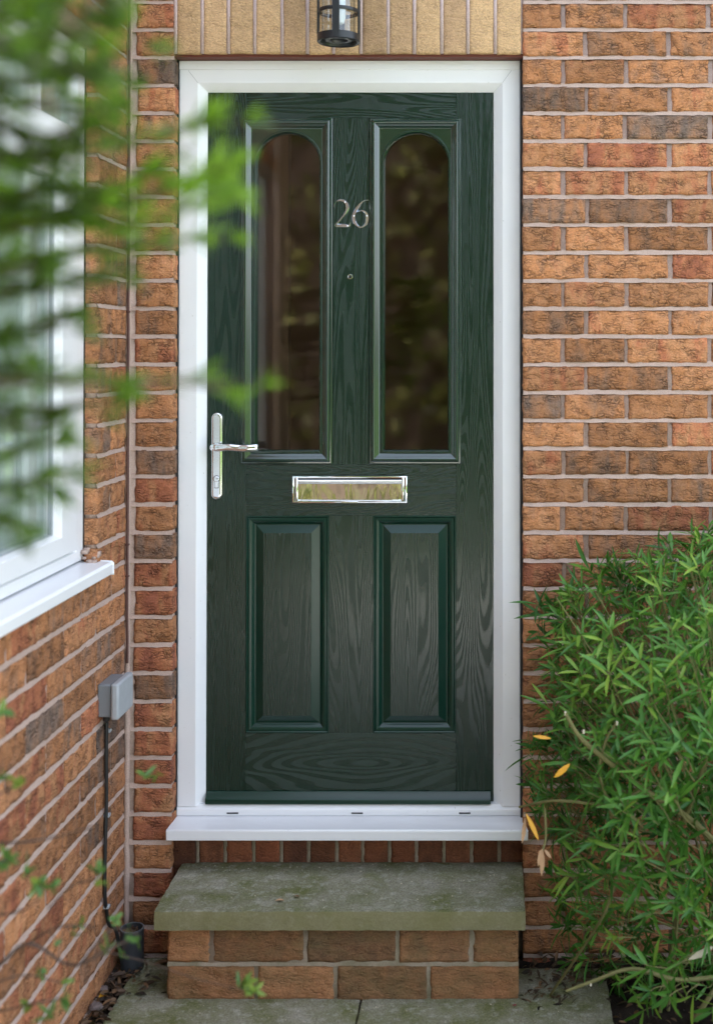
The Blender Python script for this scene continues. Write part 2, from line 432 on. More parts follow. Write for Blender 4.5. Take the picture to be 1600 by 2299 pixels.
# ------------------------------------------------------------------ brickwork
class Bricks:
    """many bricks gathered in one mesh; each is a rumpled grid with a skirt back to the mortar"""
    def __init__(s): s.V = []; s.Q = []; s.C = []; s.nv = 0; s.k = 0
    def brick(s, u0, u1, z0, z1, fmap, flip, amp=.0016, depth=.014, skirts=(0, 0), step=.006, tone=None, edge=.0016):
        s.k += 1; wd, ht = u1 - u0, z1 - z0
        nu, nz = max(3, int(wd / step)), max(3, int(ht / step))
        U, Z = np.meshgrid(np.linspace(0, wd, nu + 1), np.linspace(0, ht, nz + 1))
        sd = s.k * 17
        h = (vnoise(U / .022 + sd, Z / .009 + sd, 1) - .5) * 2 * amp + (vnoise(U / .05 + sd, Z / .03, 2) - .5) * 2.2 * amp
        dU = (vnoise(U / .018, Z / .012 + sd, 3) - .5) * 2 * edge; dZ = (vnoise(U / .016 + sd, Z / .02, 4) - .5) * 2 * edge
        eu = np.minimum(U, wd - U); ez = np.minimum(Z, ht - Z); e = np.minimum(eu, ez)
        h = h - .0022 * np.exp(-(e / .0035) ** 2)
        tilt = (random.uniform(-1, 1) * .0008) + (U / max(wd, .01) - .5) * random.uniform(-1, 1) * .0016
        h = h + tilt
        pu = u0 + U + dU; pz = z0 + Z + dZ
        V = fmap(pu.ravel(), pz.ravel(), h.ravel())
        n1 = nu + 1; idx = np.arange((nu + 1) * (nz + 1)).reshape(nz + 1, n1)
        q = np.stack([idx[:-1, :-1], idx[:-1, 1:], idx[1:, 1:], idx[1:, :-1]], -1).reshape(-1, 4)
        ring = np.concatenate([idx[0, :-1], idx[:-1, -1], idx[-1, :0:-1], idx[:0:-1, 0]])
        pr = np.stack([pu.ravel()[ring], pz.ravel()[ring]], 1)
        dd = np.full(len(ring), -depth)
        if skirts[0]: dd[np.isin(ring, idx[:, 0])] = -skirts[0]
        if skirts[1]: dd[np.isin(ring, idx[:, -1])] = -skirts[1]
        V2 = fmap(pr[:, 0], pr[:, 1], dd)
        m = len(ring); o = len(V); a = np.arange(m); b = (a + 1) % m
        q2 = np.stack([ring[a], o + a, o + b, ring[b]], -1)
        q = np.concatenate([q, q2])
        if flip: q = q[:, ::-1]
        V = np.concatenate([V, V2])
        t = tone if tone is not None else (random.random(), random.random(), random.random())
        s.V.append(V); s.Q.append(q + s.nv); s.C.append(np.tile(np.array(t), (len(V), 1))); s.nv += len(V)
    def build(s, name, mats, parent, extra=None):
        V = np.concatenate(s.V); Q = np.concatenate(s.Q); C = np.concatenate(s.C); mi = np.zeros(len(Q), int)
        if extra is not None:
            ev = np.array(extra.v); eq = np.array(extra.f)
            Q = np.concatenate([Q, eq + len(V)]); V = np.concatenate([V, ev]); C = np.concatenate([C, np.full((len(ev), 3), .5)])
            mi = np.concatenate([mi, np.ones(len(eq), int)])
        return mesh_np(name, V, Q, mats, parent, mi, C)
fm_front = lambda u, z, h: np.stack([u, -h, z], 1)
fm_side = lambda u, z, h: np.stack([XL + h, -u, z], 1)
def fm_at(Y): return lambda u, z, h: np.stack([u, Y - h, z], 1)
CO = .075
Z0 = WZ(66.2, 0)                                            # bed joint 0
def bed(n): return Z0 - CO * n
BR = lambda: random.uniform(-.0025, .0025)
def tone_pick():
    r = random.random()
    t = random.uniform(.42, .74) if r < .70 else (random.uniform(.18, .40) if r < .83 else random.uniform(.72, .92))
    return (t, random.random(), random.random())
def bedstrip(mb, P0, P1, z, out):
    """struck joint: deep under the brick above, nearly flush on the brick below; P0,P1 = (x,y) ends, out = outward unit"""
    j = .0060
    a0 = (P0[0] - out[0] * .0048, P0[1] - out[1] * .0048); a1 = (P1[0] - out[0] * .0048, P1[1] - out[1] * .0048)
    b0 = (P0[0] - out[0] * .0002, P0[1] - out[1] * .0002); b1 = (P1[0] - out[0] * .0002, P1[1] - out[1] * .0002)
    n = max(2, int(math.hypot(P1[0] - P0[0], P1[1] - P0[1]) / .02))
    top, bot = [], []
    for i in range(n + 1):
        t = i / n; w1 = random.uniform(-.0012, .0012); w2 = random.uniform(-.0012, .0012); w3 = random.uniform(-.001, .0012)
        top.append((a0[0] * (1 - t) + a1[0] * t, a0[1] * (1 - t) + a1[1] * t, z + j + .001 + w1))
        bot.append((b0[0] * (1 - t) + b1[0] * t + out[0] * w3, b0[1] * (1 - t) + b1[1] * t + out[1] * w3, z - j + w2))
    fs = [(i, i + 1, n + 2 + i, n + 1 + i) for i in range(n)]
    mb.add(bot + top, fs)

ZTOP = 2.78
XPR = WX(389, 0)        # door-side edge of the pillar
XRW = WX(1173, 0)       # door-side edge of the right wall
XPL = WX(303, 0)
ZLIN = WZ(121, 0)       # underside of the soldier course
YPL = .04               # plinth face
XEND = 3.0
wall = root('brick_wall', 'orange rustic brick wall with pale pink joints that holds the green door', 'wall', (0.4, 0.05, 0))
B = Bricks(); mb = MB()
nlow = int((Z0 + .05) / CO) + 1
for n in range(-6, nlow):
    zt, zb = bed(n) - .0052, bed(n + 1) + .0052
    # pillar; lower bricks redder and darker: damp plus corner shade put into the tone
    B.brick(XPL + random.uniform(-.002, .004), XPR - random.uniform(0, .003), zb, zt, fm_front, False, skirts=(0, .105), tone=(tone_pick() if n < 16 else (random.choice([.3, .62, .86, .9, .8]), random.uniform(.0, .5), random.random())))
    bedstrip(mb, (XL - .02, 0), (XPR - .001, 0), bed(n), (0, -1))
    # right wall
    rowA = (n % 2 == 0)
    js = [1173, 1315, 1502, 1690, 1878] if rowA else [1173, 1264, 1405, 1593, 1780, 1968]
    xs = [WX(j, 0) + (BR() if i else 0) for i, j in enumerate(js)]
    while xs[-1] < XEND: xs.append(xs[-1] + .225)
    for i in range(len(xs) - 1):
        jl = 0 if i == 0 else random.uniform(.004, .0075); jr = random.uniform(.004, .0075)
        far = xs[i] > 1.5
        B.brick(xs[i] + jl, xs[i + 1] - jr, zb + random.uniform(-.001, .001), zt + random.uniform(-.001, .001), fm_front, False, skirts=(.105 if i == 0 else 0, 0), tone=tone_pick(), step=.02 if far else .006)
    bedstrip(mb, (XRW + .001, 0), (XEND, 0), bed(n), (0, -1))
for a, b in ((XL - .25, XPR - .006), (XRW + .006, XEND)):
    mb.box(a, b, .0055, .1, -.3, ZTOP)
mb.box(XPR - .006, XRW + .006, .0060, .1, ZLIN + .22, ZTOP)
# corner fillet
pts = [(XL + .0035 + random.uniform(-.001, .001), -.001 + random.uniform(-.001, .001), z) for z in np.arange(-.1, ZTOP, .03)]
mb.tube(pts, [.0075 + random.uniform(-.0012, .0012) for _ in pts], 10, cap=False)
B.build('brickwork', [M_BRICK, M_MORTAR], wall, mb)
# soldier course
B = Bricks(); mb = MB()
xj = [WX(p, 0) for p in (391, 451, 510, 569.5, 631, 688, 747, 808.5, 869.5, 929, 990.5, 1049.5, 1111, 1172)]
for i in range(len(xj) - 1):
    B.brick(xj[i] + .004, xj[i + 1] - .004, ZLIN + random.uniform(0, .002), ZLIN + .213, fm_front, False, amp=.0006, edge=.0009, skirts=(0, 0))
    mb.box(xj[i] - .0045, xj[i] + .0045, .0008, .02, ZLIN + .002, ZLIN + .215)
mb.box(xj[0] - .004, xj[-1] + .004, .0065, .1, ZLIN + .003, ZLIN + .218)
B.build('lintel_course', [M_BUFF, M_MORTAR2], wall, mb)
mb = MB(); mb.box(XPR - .004, XRW + .004, .0125, .098, ZLIN - .006, ZLIN + .0025); mb.build('steel_lintel', M_REDOX, wall)
# plinth of bricks on edge under the door sill
B = Bricks(); mb = MB()
zp1 = WZ(1878, YPL); zp0 = .08
xs = [WX(p, YPL) for p in (446, 508, 571, 633, 694, 757, 815, 875, 935, 996, 1058, 1120, 1182)]
for i in range(len(xs) - 1):
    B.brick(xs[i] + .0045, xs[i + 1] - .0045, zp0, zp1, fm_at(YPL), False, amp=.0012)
    mb.box(xs[i] - .005, xs[i] + .005, YPL + .002, YPL + .03, zp0, zp1)
mb.box(xs[0] - .08, XRW + .012, YPL + .008, .1, -.3, zp1 + .002)
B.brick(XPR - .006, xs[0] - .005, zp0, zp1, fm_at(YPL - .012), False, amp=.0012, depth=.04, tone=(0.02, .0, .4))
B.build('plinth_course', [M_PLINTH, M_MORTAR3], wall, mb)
mb = MB(); mb.box(XL - .25, XEND, .012, .1, ZTOP + .004, 5.9); mb.build('upper_wall', M_BRICK, wall)  # unseen upper house wall, raised to keep the front and near leaves shaded

# side wall with the window opening
UJ = -LW(220, 1000)[0]                                      # window-side edge of the pier, distance from the corner
WZ0 = 1.055; WZH = LW(199, 86)[1]
side = root('brick_wall', 'orange brick side wall meeting the door wall at the corner, below the white window', 'wall', (XL - .05, -1.0, 0))
B = Bricks(); mb = MB(); UEND = 2.1
for n in range(-6, nlow):
    zt, zb = bed(n) - .0052, bed(n + 1) + .0052
    zm = .5 * (zt + zb)
    opening = WZ0 < zm < WZH + .02
    A = (n % 2 == 0)
    if opening:
        us = [.004, (.122 if A else .078) + BR(), UJ]
    else:
        us = [.004] + [(.2305 if A else .112) + .225 * k + BR() for k in range(12)]
        us = [u for u in us if u < UEND]
    for i in range(len(us) - 1):
        last = opening and i == len(us) - 2
        B.brick(us[i] + (.0 if i == 0 else .005), us[i + 1] - (0 if last else .005), zb, zt, fm_side, True, skirts=(0, .032 if last else 0), tone=tone_pick(), step=.006)
    bedstrip(mb, (XL, 0), (XL, -(UJ - .001 if opening else UEND)), bed(n), (1, 0))
mb.box(XL - .1, XL - .0055, -UEND, -.0, -.3, WZ0)
mb.box(XL - .036, XL - .0055, -UJ + .004, 0, WZ0 + .002, WZH)
mb.box(XL - .1, XL - .0055, -UEND, 0, WZH + .003, ZTOP)
mb.box(XL - .1, XL - .0055, -UEND, -1.95, WZ0 + .004, WZH - .004)
for _ in range(14):                                          # broken mortar at the end of the sill
    c = np.array((XL + random.uniform(-.03, .0), -UJ + random.uniform(-.012, .02), 1.085 + random.uniform(-.01, .03))); r = random.uniform(.004, .009)
    mb.box(c[0] - r, c[0] + r, c[1] - r, c[1] + r, c[2] - r * .7, c[2] + r * .7)
B.build('brickwork', [M_BRICK, M_MORTAR], side, mb)
mb = MB(); mb.box(XL - .1, XL - .012, -UEND, 0, ZTOP + .004, 3.0); mb.build('upper_wall', M_BRICK, side)

# ------------------------------------------------------------------ window in the side wall
XW = XL - .038
def uw(px, X=None): return -LW(px, 1000, XW if X is None else X)[0]
win = root('window', 'white plastic window with a deep white sill in the brick side wall', 'window', (XW, -.9, WZ0))
def rect_x(mb, u0, u1, z0, z1, x, prof, kb=1.0, kt=1.0):
    mb.ringsweep([[(x + h, -(u0 + d), z0 + d * kb), (x + h, -(u1 - d), z0 + d * kb), (x + h, -(u1 - d), z1 - d * kt), (x + h, -(u0 + d), z1 - d * kt)] for d, h in prof])
uf0, uf1 = uw(187), 1.93
ztr = LW(180, 322, XW)[1]; zf0 = 1.088; zf1 = WZH - .004
mb = MB(); rect_x(mb, uf0, uf1, zf0, zf1, XW, [(0, -.06), (0, -.002), (.004, .002), (.052, .002), (.066, -.012), (.066, -.06)], kb=.5)
mb.box(XW - .06, XW + .0005, -uf1 + .066, -uf0 - .066, ztr - .032, ztr + .032)
um = uw(77); mb.box(XW - .06, XW + .0007, -um - .032, -um + .032, ztr + .032, zf1 - .066)  # added upper mullion, stands in for the frame mirrored in the glass
um2 = 1.15; mb.box(XW - .06, XW + .0007, -um2 - .034, -um2 + .034, zf0 + .034, ztr - .032)
mb.build('window_frame', M_WHITE, win, bevel=.002)
ug = uw(122); zgl = LW(120, 1202, XW)[1]
for k, (a, b) in enumerate(((uf0 + .068, um2 - .036), (um2 + .036, uf1 - .068))):
    mb = MB(); wd = (ug - uf0 - .068) if k == 0 else .09
    rect_x(mb, a, b, zf0 + .035, ztr - .034, XW, [(0, -.04), (0, .006), (.005, .012), (wd - .022, .012), (wd - .006, -.002), (wd, -.004), (wd, -.04)], kb=(zgl - zf0 - .035) / wd, kt=.07 / wd)
    sash = mb.build('sash', M_WHITE, win, bevel=.0015)
    mb = MB(); rect_x(mb, a, b, zf0 + .035, ztr - .034, XW, [(wd - .001, -.002), (wd + .004, -.004), (wd + .004, -.012), (wd - .001, -.012)], kb=(zgl - zf0 - .035) / wd, kt=.07 / wd); mb.build('gasket', M_GREY, sash)
    mb = MB(); mb.box(XW - .024, XW - .018, -(b - wd + .002), -(a + wd - .002), zgl - .004, ztr - .034 - .07 + .004); mb.build('pane', M_GLASS, sash)
for a, b in ((uf0 + .064, um - .030), (um + .030, uf1 - .064)):
    mb = MB(); mb.box(XW - .026, XW - .020, -b, -a, ztr + .030, zf1 - .064); mb.build('pane', M_GLASS, win)
us_end = .212
sf = XL + .032
zs_b, zs_t = LW(252, 1289.6, sf)[1], LW(250, 1267, sf)[1]
mb = MB()
prof = [(XW - .06, zf0 - .004), (XW - .002, zf0 - .004), (sf - .004, zs_t + .004), (sf, zs_t), (sf, zs_b), (sf - .012, zs_b), (sf - .014, zs_b + .006), (XW - .06, zs_b + .006)]
n = len(prof)
mb.add([(x, -us_end, z) for x, z in prof] + [(x, -1.96, z) for x, z in prof], [(k, (k + 1) % n, n + (k + 1) % n, n + k) for k in range(n)] + [tuple(range(n)), tuple(reversed(range(n, 2 * n)))])
mb.build('sill', M_WHITE, win, bevel=.0025)
mb = MB(); mb.box(XL - .041, XL - .031, -uf0 - .001, -UJ + .002, zf0 - .003, zf1); mb.build('reveal_trim', M_TWIG, win)
# room behind the window and the net curtain
mb = MB(); x0, x1 = XL - 1.6, XL - .115
for bx in ((x0, x1, -2.3, -2.28, .2, 2.75), (x0, x1, -.02, -.001, .2, 2.75), (x0 - .02, x0, -2.3, 0, .2, .8), (x0 - .02, x0, -2.3, 0, 2.4, 2.75), (x0, x1, -2.28, -.02, .18, .2), (x0, x1, -2.28, -.02, 2.75, 2.77)): mb.box(*bx)  # opening added in the far wall to light the curtain from behind
setp(mb.build('room', M_ROOM), kind='structure')
mb = MB(); n = 150; lo, hi = [], []
for i in range(n + 1):
    u = .03 + 1.86 * i / n; xx = XL - .096 + .009 * math.sin(i * .95) + .004 * math.sin(i * 2.3 + 1)
    lo.append((xx, -u, 1.12)); hi.append((xx, -u, 2.40))
mb.add(lo + hi, [(i, i + 1, n + 2 + i, n + 1 + i) for i in range(n)])
setp(mb.build('net_curtain', M_NET, smooth=True), 'pale folded net curtain hanging behind the white window', 'curtain')

# ------------------------------------------------------------------ front door
YF, YL = .05, .074
door = root('front_door', 'dark green panelled front door with two arched panes in a white frame', 'door', (0, .06, WZ(1831, YF)))
fx0, fx1 = WX(400, YF), WX(1167.5, YF); fz1, fz0 = WZ(138, YF), WZ(1831, YF)
ix0, ix1, iz1 = WX(442, YF), WX(1127, YF), WZ(186, YF)
lx0, lx1, lz1, lz0 = WX(465, YL), WX(1107, YL), WZ(208, YL), WZ(1806, YL)
zth = WZ(1808, YF)
mb = MB()
def ushape(off):
    return None
L3 = []
for (a, b, c, y) in ((fx0, fx1, fz1, YF + .06), (fx0, fx1, fz1, YF + .002), (fx0 + .002, fx1 - .002, fz1 - .002, YF), (ix0 - .001, ix1 + .001, iz1 + .001, YF), (ix0 + .001, ix1 - .001, iz1 - .001, YF + .0015), (lx0, lx1, lz1, YL - .002), (lx0 - .0, lx1 + .0, lz1 + .0, YL + .05)):
    L3.append([(a, y, zth - .003), (a, y, c), (b, y, c), (b, y, zth - .003)])
mb.ringsweep(L3, close=False)
mb.box(fx0 + .001, fx1 - .001, YF - .004, YF + .06, WZ(157, YF), fz1 + .0015)   # head trim
frame = mb.build('door_frame', M_WHITE, door, bevel=.0012)
for sx_, xa, xb in ((1, fx0, ix0), (-1, fx1, ix1)):
    mb = MB(); w_ = .0005; zq = WZ(158, YF)
    p0 = (xa + sx_ * (fz1 - zq), zq); p1 = (xb, iz1)
    mb.add([(p0[0] - w_, YF - .0003, p0[1]), (p0[0] + w_, YF - .0003, p0[1]), (p1[0] + w_, YF - .0003, p1[1]), (p1[0] - w_, YF - .0003, p1[1])], [(0, 1, 2, 3)])
    mb.build('weld_line', M_GREY2, frame)
mb = MB()
zt1 = zth; zt0 = WZ(1831, YF)
mb.extrude_x(fx0 - .001, fx1 + .001, [(YF - .003, zt0), (YF - .003, zt0 + .016), (YF + .006, zt1 + .001), (YF + .075, zt1 + .004), (YF + .075, zt0)])
th = mb.build('threshold', M_WHITE, door, bevel=.0015)
for px in (525, 803, 1043):
    mb = MB(); xx = WX(px, YF); mb.box(xx - .0155, xx + .0155, YF - .0042, YF, zt0 + .006, zt0 + .0095); mb.build('drain_slot', M_DARK, th)
YS = -.047
sx0, sx1 = WX(376, YS), WX(1184, YS)
szt, szb = WZ(1866, YS), WZ(1888, YS)
mb = MB()
prof = [(YF + .06, zt0 - .001), (YF - .004, zt0 - .001), (YS + .003, szt + .003), (YS, szt), (YS, szb), (YS + .012, szb), (YS + .014, szb + .006), (YF + .06, szb + .006)]
n = len(prof)
def sillx(y, s): # horn: ends splay from the frame to the nose
    t = (YF - .004 - y) / (YF - .004 - YS); t = min(1, max(0, t * 1.0))
    return (fx0 - .001 + (sx0 - fx0) * t) if s < 0 else (fx1 + .001 + (sx1 - fx1) * t)
mb.add([(sillx(y, -1), y, z) for y, z in prof] + [(sillx(y, 1), y, z) for y, z in prof], [(k, (k + 1) % n, n + (k + 1) % n, n + k) for k in range(n)] + [tuple(reversed(range(n))), tuple(range(n, 2 * n))])
mb.build('sill', M_WHITE, door, bevel=.002)
mb = MB()
mb.box(XPR - .004, fx0 + .0005, YF - .006, YF + .05, fz0 - .02, fz1 + .006); mb.box(fx1 - .0005, XRW + .004, YF - .012, YF + .05, fz0 - .02, fz1 + .006)
mb.box(XPR, XRW, YF + .002, YF + .05, fz1 + .0012, ZLIN - .007)
mb.build('sealant', M_RUBBER, door)
# leaf: stiles, rails, muntins
def lx(p): return WX(p, YL)
def lz(p): return WZ(p, YL)
T = .044; yb = YL + T
mb = MB()
slabs = []
g = .00012
# (x0,x1,y0,y1 in px, material)
gz = [(540, 746, 265, 1042), (828, 1035, 265, 1042)]
pn = [(553, 738, 1158, 1646), (838, 1023, 1158, 1646)]
slabs += [(463, 553, 206, 1808, 0), (1023, 1109, 206, 1808, 0)]
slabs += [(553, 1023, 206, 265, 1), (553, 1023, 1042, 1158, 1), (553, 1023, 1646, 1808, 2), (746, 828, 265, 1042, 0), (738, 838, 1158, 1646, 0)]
for a, b, c, d, mi in slabs:
    mb.box(lx(a) + g, lx(b) - g, YL, yb, lz(d) + g, lz(c) - g, mi)
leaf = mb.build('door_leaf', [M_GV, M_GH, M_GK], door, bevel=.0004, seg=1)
# glazed units
def outline(x0, x1, z0, zs, zt, k, y, n=28):
    """straight sides, arched head; k = outward offset"""
    cx = .5 * (x0 + x1); rx = .5 * (x1 - x0) + k; rz = zt - zs + k
    pts = [(x0 - k, y, z0 - k), (x1 + k, y, z0 - k)]
    for i in range(n + 1):
        a = math.pi * i / n
        pts.append((cx + rx * math.cos(a), y, zs + rz * math.sin(a)))
    return pts
def rect_match(x0, x1, z0, z1, zs, y, hole):
    cx = .5 * (x0 + x1); out = [(x0, y, z0), (x1, y, z0)]
    ca = math.atan2(z1 - zs, x1 - cx)
    n = len(hole) - 3
    angs = [math.pi * i / n for i in range(n + 1)]
    i1 = min(range(n + 1), key=lambda i: abs(angs[i] - ca)); i2 = n - i1
    for i, a in enumerate(angs):
        if i == i1: out.append((x1, y, z1)); continue
        if i == i2: out.append((x0, y, z1)); continue
        c, s_ = math.cos(a), math.sin(a)
        if i < i1: out.append((x1, y, zs + (x1 - cx) * s_ / max(c, 1e-6)))
        elif i > i2: out.append((x0, y, zs + (cx - x0) * s_ / max(-c, 1e-6)))
        else: out.append((cx + (z1 - zs) * c / s_, y, z1))
    return out
for (a, b, c, d), (ga, gb) in zip(gz, ((576, 715), (863, 1004))):
    X0, X1, Z1, Z0_ = lx(a), lx(b), lz(c), lz(d)
    mb = MB()
    prof = [(0, -.001), (.0005, .004), (.003, .0065), (.006, .007), (.0085, .0105), (.0115, .012), (.0135, .0118), (.016, .0103), (.0185, .0086), (.019, .0078), (.0215, .0066), (.025, .0042), (.0275, .0024), (.0285, .0018), (.0305, .0016)]
    mb.frame(X0, X1, Z0_, Z1, YL, prof)
    q = .0305
    rx0, rx1, rz0, rz1 = X0 + q, X1 - q, Z0_ + q, Z1 - q
    hx0, hx1, hz0 = lx(ga), lx(gb), lz(1010); zs, zt = lz(366), lz(300)
    rim = min(.0095, hx0 - rx0 - .0004)
    o1 = outline(hx0, hx1, hz0, zs, zt, rim, YL - .0018)
    ro = rect_match(rx0, rx1, rz0, rz1, zs, YL - .0018, o1)
    mb.ringsweep([ro, o1, outline(hx0, hx1, hz0, zs, zt, rim * .8, YL - .0035), outline(hx0, hx1, hz0, zs, zt, rim * .45, YL - .0035), outline(hx0, hx1, hz0, zs, zt, rim * .2, YL + .0005), outline(hx0, hx1, hz0, zs, zt, 0, YL + .009), outline(hx0, hx1, hz0, zs, zt, 0, YL + .03)])
    gf = mb.build('glazing_frame', M_GS, door, smooth=True, ang=28)
    mb = MB(); mb.box(hx0 - .004, hx1 + .004, YL + .0095, YL + .0145, hz0 - .004, zt + .004); mb.build('pane', M_OBSC, gf)
    mb = MB(); mb.frame(X0 - .0005, X1 + .0005, Z0_ - .0005, Z1 + .0005, YL + .04, [(0, .03), (.03, .03)]); mb.build('backing', M_DARK, gf)
# raised panels
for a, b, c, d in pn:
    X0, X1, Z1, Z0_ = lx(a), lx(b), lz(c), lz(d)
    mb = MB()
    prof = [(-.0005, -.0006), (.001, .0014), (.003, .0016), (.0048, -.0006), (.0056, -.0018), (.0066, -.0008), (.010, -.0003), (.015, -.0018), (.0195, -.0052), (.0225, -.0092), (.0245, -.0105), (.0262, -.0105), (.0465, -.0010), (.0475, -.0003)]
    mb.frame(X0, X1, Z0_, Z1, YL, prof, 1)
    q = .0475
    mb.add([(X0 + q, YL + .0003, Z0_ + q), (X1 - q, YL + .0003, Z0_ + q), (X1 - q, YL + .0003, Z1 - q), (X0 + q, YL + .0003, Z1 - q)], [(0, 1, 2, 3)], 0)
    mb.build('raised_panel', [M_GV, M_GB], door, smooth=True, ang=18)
# weather bar
mb = MB(); za, zb_, zc_ = lz(1775), WZ(1794, YL - .024), WZ(1806, YL - .026)
mb.extrude_x(lx(468), lx(1101), [(YL - .0002, zc_ + .003), (YL - .0002, za), (YL - .004, za), (YL - .024, zb_), (YL - .026, zb_ - .003), (YL - .026, zc_), (YL - .020, zc_)])
mb.build('weather_bar', M_GB, door, bevel=.0008)
# handle
hx = lx(488.5)
hnd_z0, hnd_z1 = lz(1121), lz(926); hw = .5 * (lx(501) - lx(476))
def stadium(cx, z0, z1, r, y, n=12):
    pts = []
    for i in range(n + 1):
        a = math.pi * i / n; pts.append((cx + r * math.cos(a), y, z1 - hw + r * math.sin(a)))
    for i in range(n + 1):
        a = math.pi + math.pi * i / n; pts.append((cx + r * math.cos(a), y, z0 + hw + r * math.sin(a)))
    return pts
mb = MB(); lo = [stadium(hx, hnd_z0, hnd_z1, hw, YL), stadium(hx, hnd_z0, hnd_z1, hw, YL - .006), stadium(hx, hnd_z0, hnd_z1, hw - .0015, YL - .0085), stadium(hx, hnd_z0, hnd_z1, hw - .004, YL - .0098), stadium(hx, hnd_z0, hnd_z1, hw - .007, YL - .0102)]
mb.ringsweep(lo); mb.add(lo[-1], [tuple(range(len(lo[-1])))])
hd = mb.build('door_handle', M_CHROME2, door, smooth=True, ang=40)
zl = lz(1002); YH = YL - .052
mb = MB()
mb.lathe([(.011, .009), (.011, .014), (.0085, .02), (.0085, .046), (0, .048)], (hx - .002, YL, zl), 'y', 24)
x0h, x1h = WX(479, YH), WX(579, YH)
pth = [(x0h, YH + .004, 0), (x0h + .006, YH, 0), (x0h + .022, YH - .001, 0), (x0h + .045, YH - .001, .001), (x0h + .07, YH, -.001), (x0h + .095, YH, -.0012), (x1h - .004, YH + .003, 0), (x1h, YH + .010, 0)]
pth = spline(pth, 5); nn = len(pth); loops = []
for i, p in enumerate(pth):
    t = i / (nn - 1); rz = .0105 * (1 - .12 * math.sin(math.pi * t)) ; ry = .0060
    e = min(1, math.sqrt(max(0.02, min(t, 1 - t) * 14)));
    loops.append([(p[0], p[1] + ry * e * math.cos(k * math.pi / 8), zl + p[2] + rz * e * math.sin(k * math.pi / 8)) for k in range(16)])
mb.ringsweep(loops); mb.add(loops[0], [tuple(range(16))]); mb.add(loops[-1], [tuple(range(16))])
mb.build('lever', M_CHROME, hd, smooth=True, ang=50)
mb = MB(); zk = lz(1074)
mb.lathe([(.0082, .0095), (.0082, .0125), (.0074, .0135), (0, .0136)], (hx, YL, zk), 'y', 24)
mb.box(hx - .0048, hx + .0048, YL - .0128, YL - .009, zk - .0245, zk - .006)
md = MB(); md.lathe([(.0094, .0100), (.0094, .0106), (0, .0107)], (hx, YL, zk), 'y', 24); md.box(hx - .006, hx + .006, YL - .0106, YL - .0095, zk - .0258, zk); md.build('lock_surround', M_DARK, hd)
cyl = mb.build('lock_cylinder', M_CHROME2, hd, bevel=.0006)
mb = MB(); mb.box(hx - .001, hx + .0062, YL - .0141, YL - .012, zk - .0008, zk + .0008); mb.build('keyhole', M_DARK, cyl)
mb = MB()
for s_ in (0, 1):
    pass
# letterbox
bx0, bx1, bz1, bz0 = lx(657), lx(915), lz(1067), lz(1129)
lbx = MB()
lbx.frame(bx0, bx1, bz0, bz1, YL, [(0, 0), (0, .008), (.0015, .0115), (.004, .0125), (.0065, .0115), (.008, .006), (.0095, .004)])
lb = lbx.build('letterbox', M_CHROME, door, smooth=True, ang=40)
mb = MB()
mb.box(bx0 + .0095, bx1 - .0095, YL - .0055, YL - .001, bz0 + .009, bz1 - .012); fl = mb.build('flap', M_FLAP, lb, bevel=.0012)
mb = MB(); mb.tube([(bx0 + .012, YL - .007, bz1 - .0165), (bx1 - .012, YL - .007, bz1 - .0165)], .006, 14); mb.build('hinge_bar', M_CHROME, lb, smooth=True)
for xx in (bx0 + .0125, bx1 - .0125):
    mb = MB(); mb.box(xx - .004, xx + .004, YL - .0135, YL - .001, bz0 + .004, bz1 - .004); mb.build('end_cap', M_CHROME, lb, bevel=.003)
xx = lx(786); mb = MB(); mb.box(xx - .023, xx + .023, YL - .0138, YL - .009, bz0 + .0005, bz0 + .0055); mb.build('finger_pull', M_CHROME, lb, bevel=.0012)
# house number 26
def digit(name, label, cl, screws):
    s_ = 1 / 9.564; pts = [(720 + x * s_, 420 + y * s_, w_ * s_ * .56) for x, y, w_ in cl]
    q = spline([(lx(a), lz(b), c * (lx(801) - lx(800))) for a, b, c in pts], 7)
    secs = []; n = len(q)
    prof = [(-1, 0, 0), (-1, .0025, 0), (-1, .0036, .0011), (1, .0036, -.0011), (1, .0025, 0), (1, 0, 0)]
    vs = []
    for i in range(n):
        t = q[min(i + 1, n - 1), :2] - q[max(i - 1, 0), :2]; t = t / (np.linalg.norm(t) + 1e-9); nn = np.array((-t[1], t[0]))
        w_ = q[i, 2]
        for sg, h, ins in prof:
            k = sg * w_ + (ins if w_ > .0011 else ins * .3)
            vs.append((q[i, 0] + nn[0] * k, YL - h, q[i, 1] + nn[1] * k))
    m_ = len(prof); fs = [(i * m_ + k, i * m_ + k + 1, (i + 1) * m_ + k + 1, (i + 1) * m_ + k) for i in range(n - 1) for k in range(m_ - 1)]
    fs += [tuple(range(m_)), tuple((n - 1) * m_ + k for k in range(m_))]
    mb = MB(); mb.add(vs, fs)
    o = mb.build(name, M_NUM, door); o['label'] = label
    for x, y in screws:
        mb = MB(); mb.lathe([(.0022, .003), (.0019, .0048), (.0008, .0056), (0, .0057)], (lx(720 + x * s_), YL, lz(420 + y * s_)), 'y', 12); mb.build('screw', M_CHROME2, o, smooth=True)
    return o
two = [(272, 430, 10), (292, 360, 16), (345, 303, 26), (410, 285, 44), (480, 300, 56), (540, 350, 66), (566, 420, 68), (550, 500, 54), (500, 590, 42), (430, 680, 36), (360, 765, 38), (310, 822, 46), (330, 828, 60), (420, 828, 64), (520, 830, 64), (580, 836, 54), (615, 810, 30), (642, 748, 10)]
six = [(1026, 284, 14), (940, 294, 22), (860, 345, 36), (785, 440, 56), (725, 540, 66), (697, 640, 72), (712, 740, 66), (760, 815, 50), (830, 862, 34), (910, 848, 40), (970, 780, 60), (992, 680, 70), (980, 590, 62), (930, 528, 44), (870, 506, 30), (800, 524, 18), (765, 545, 10)]
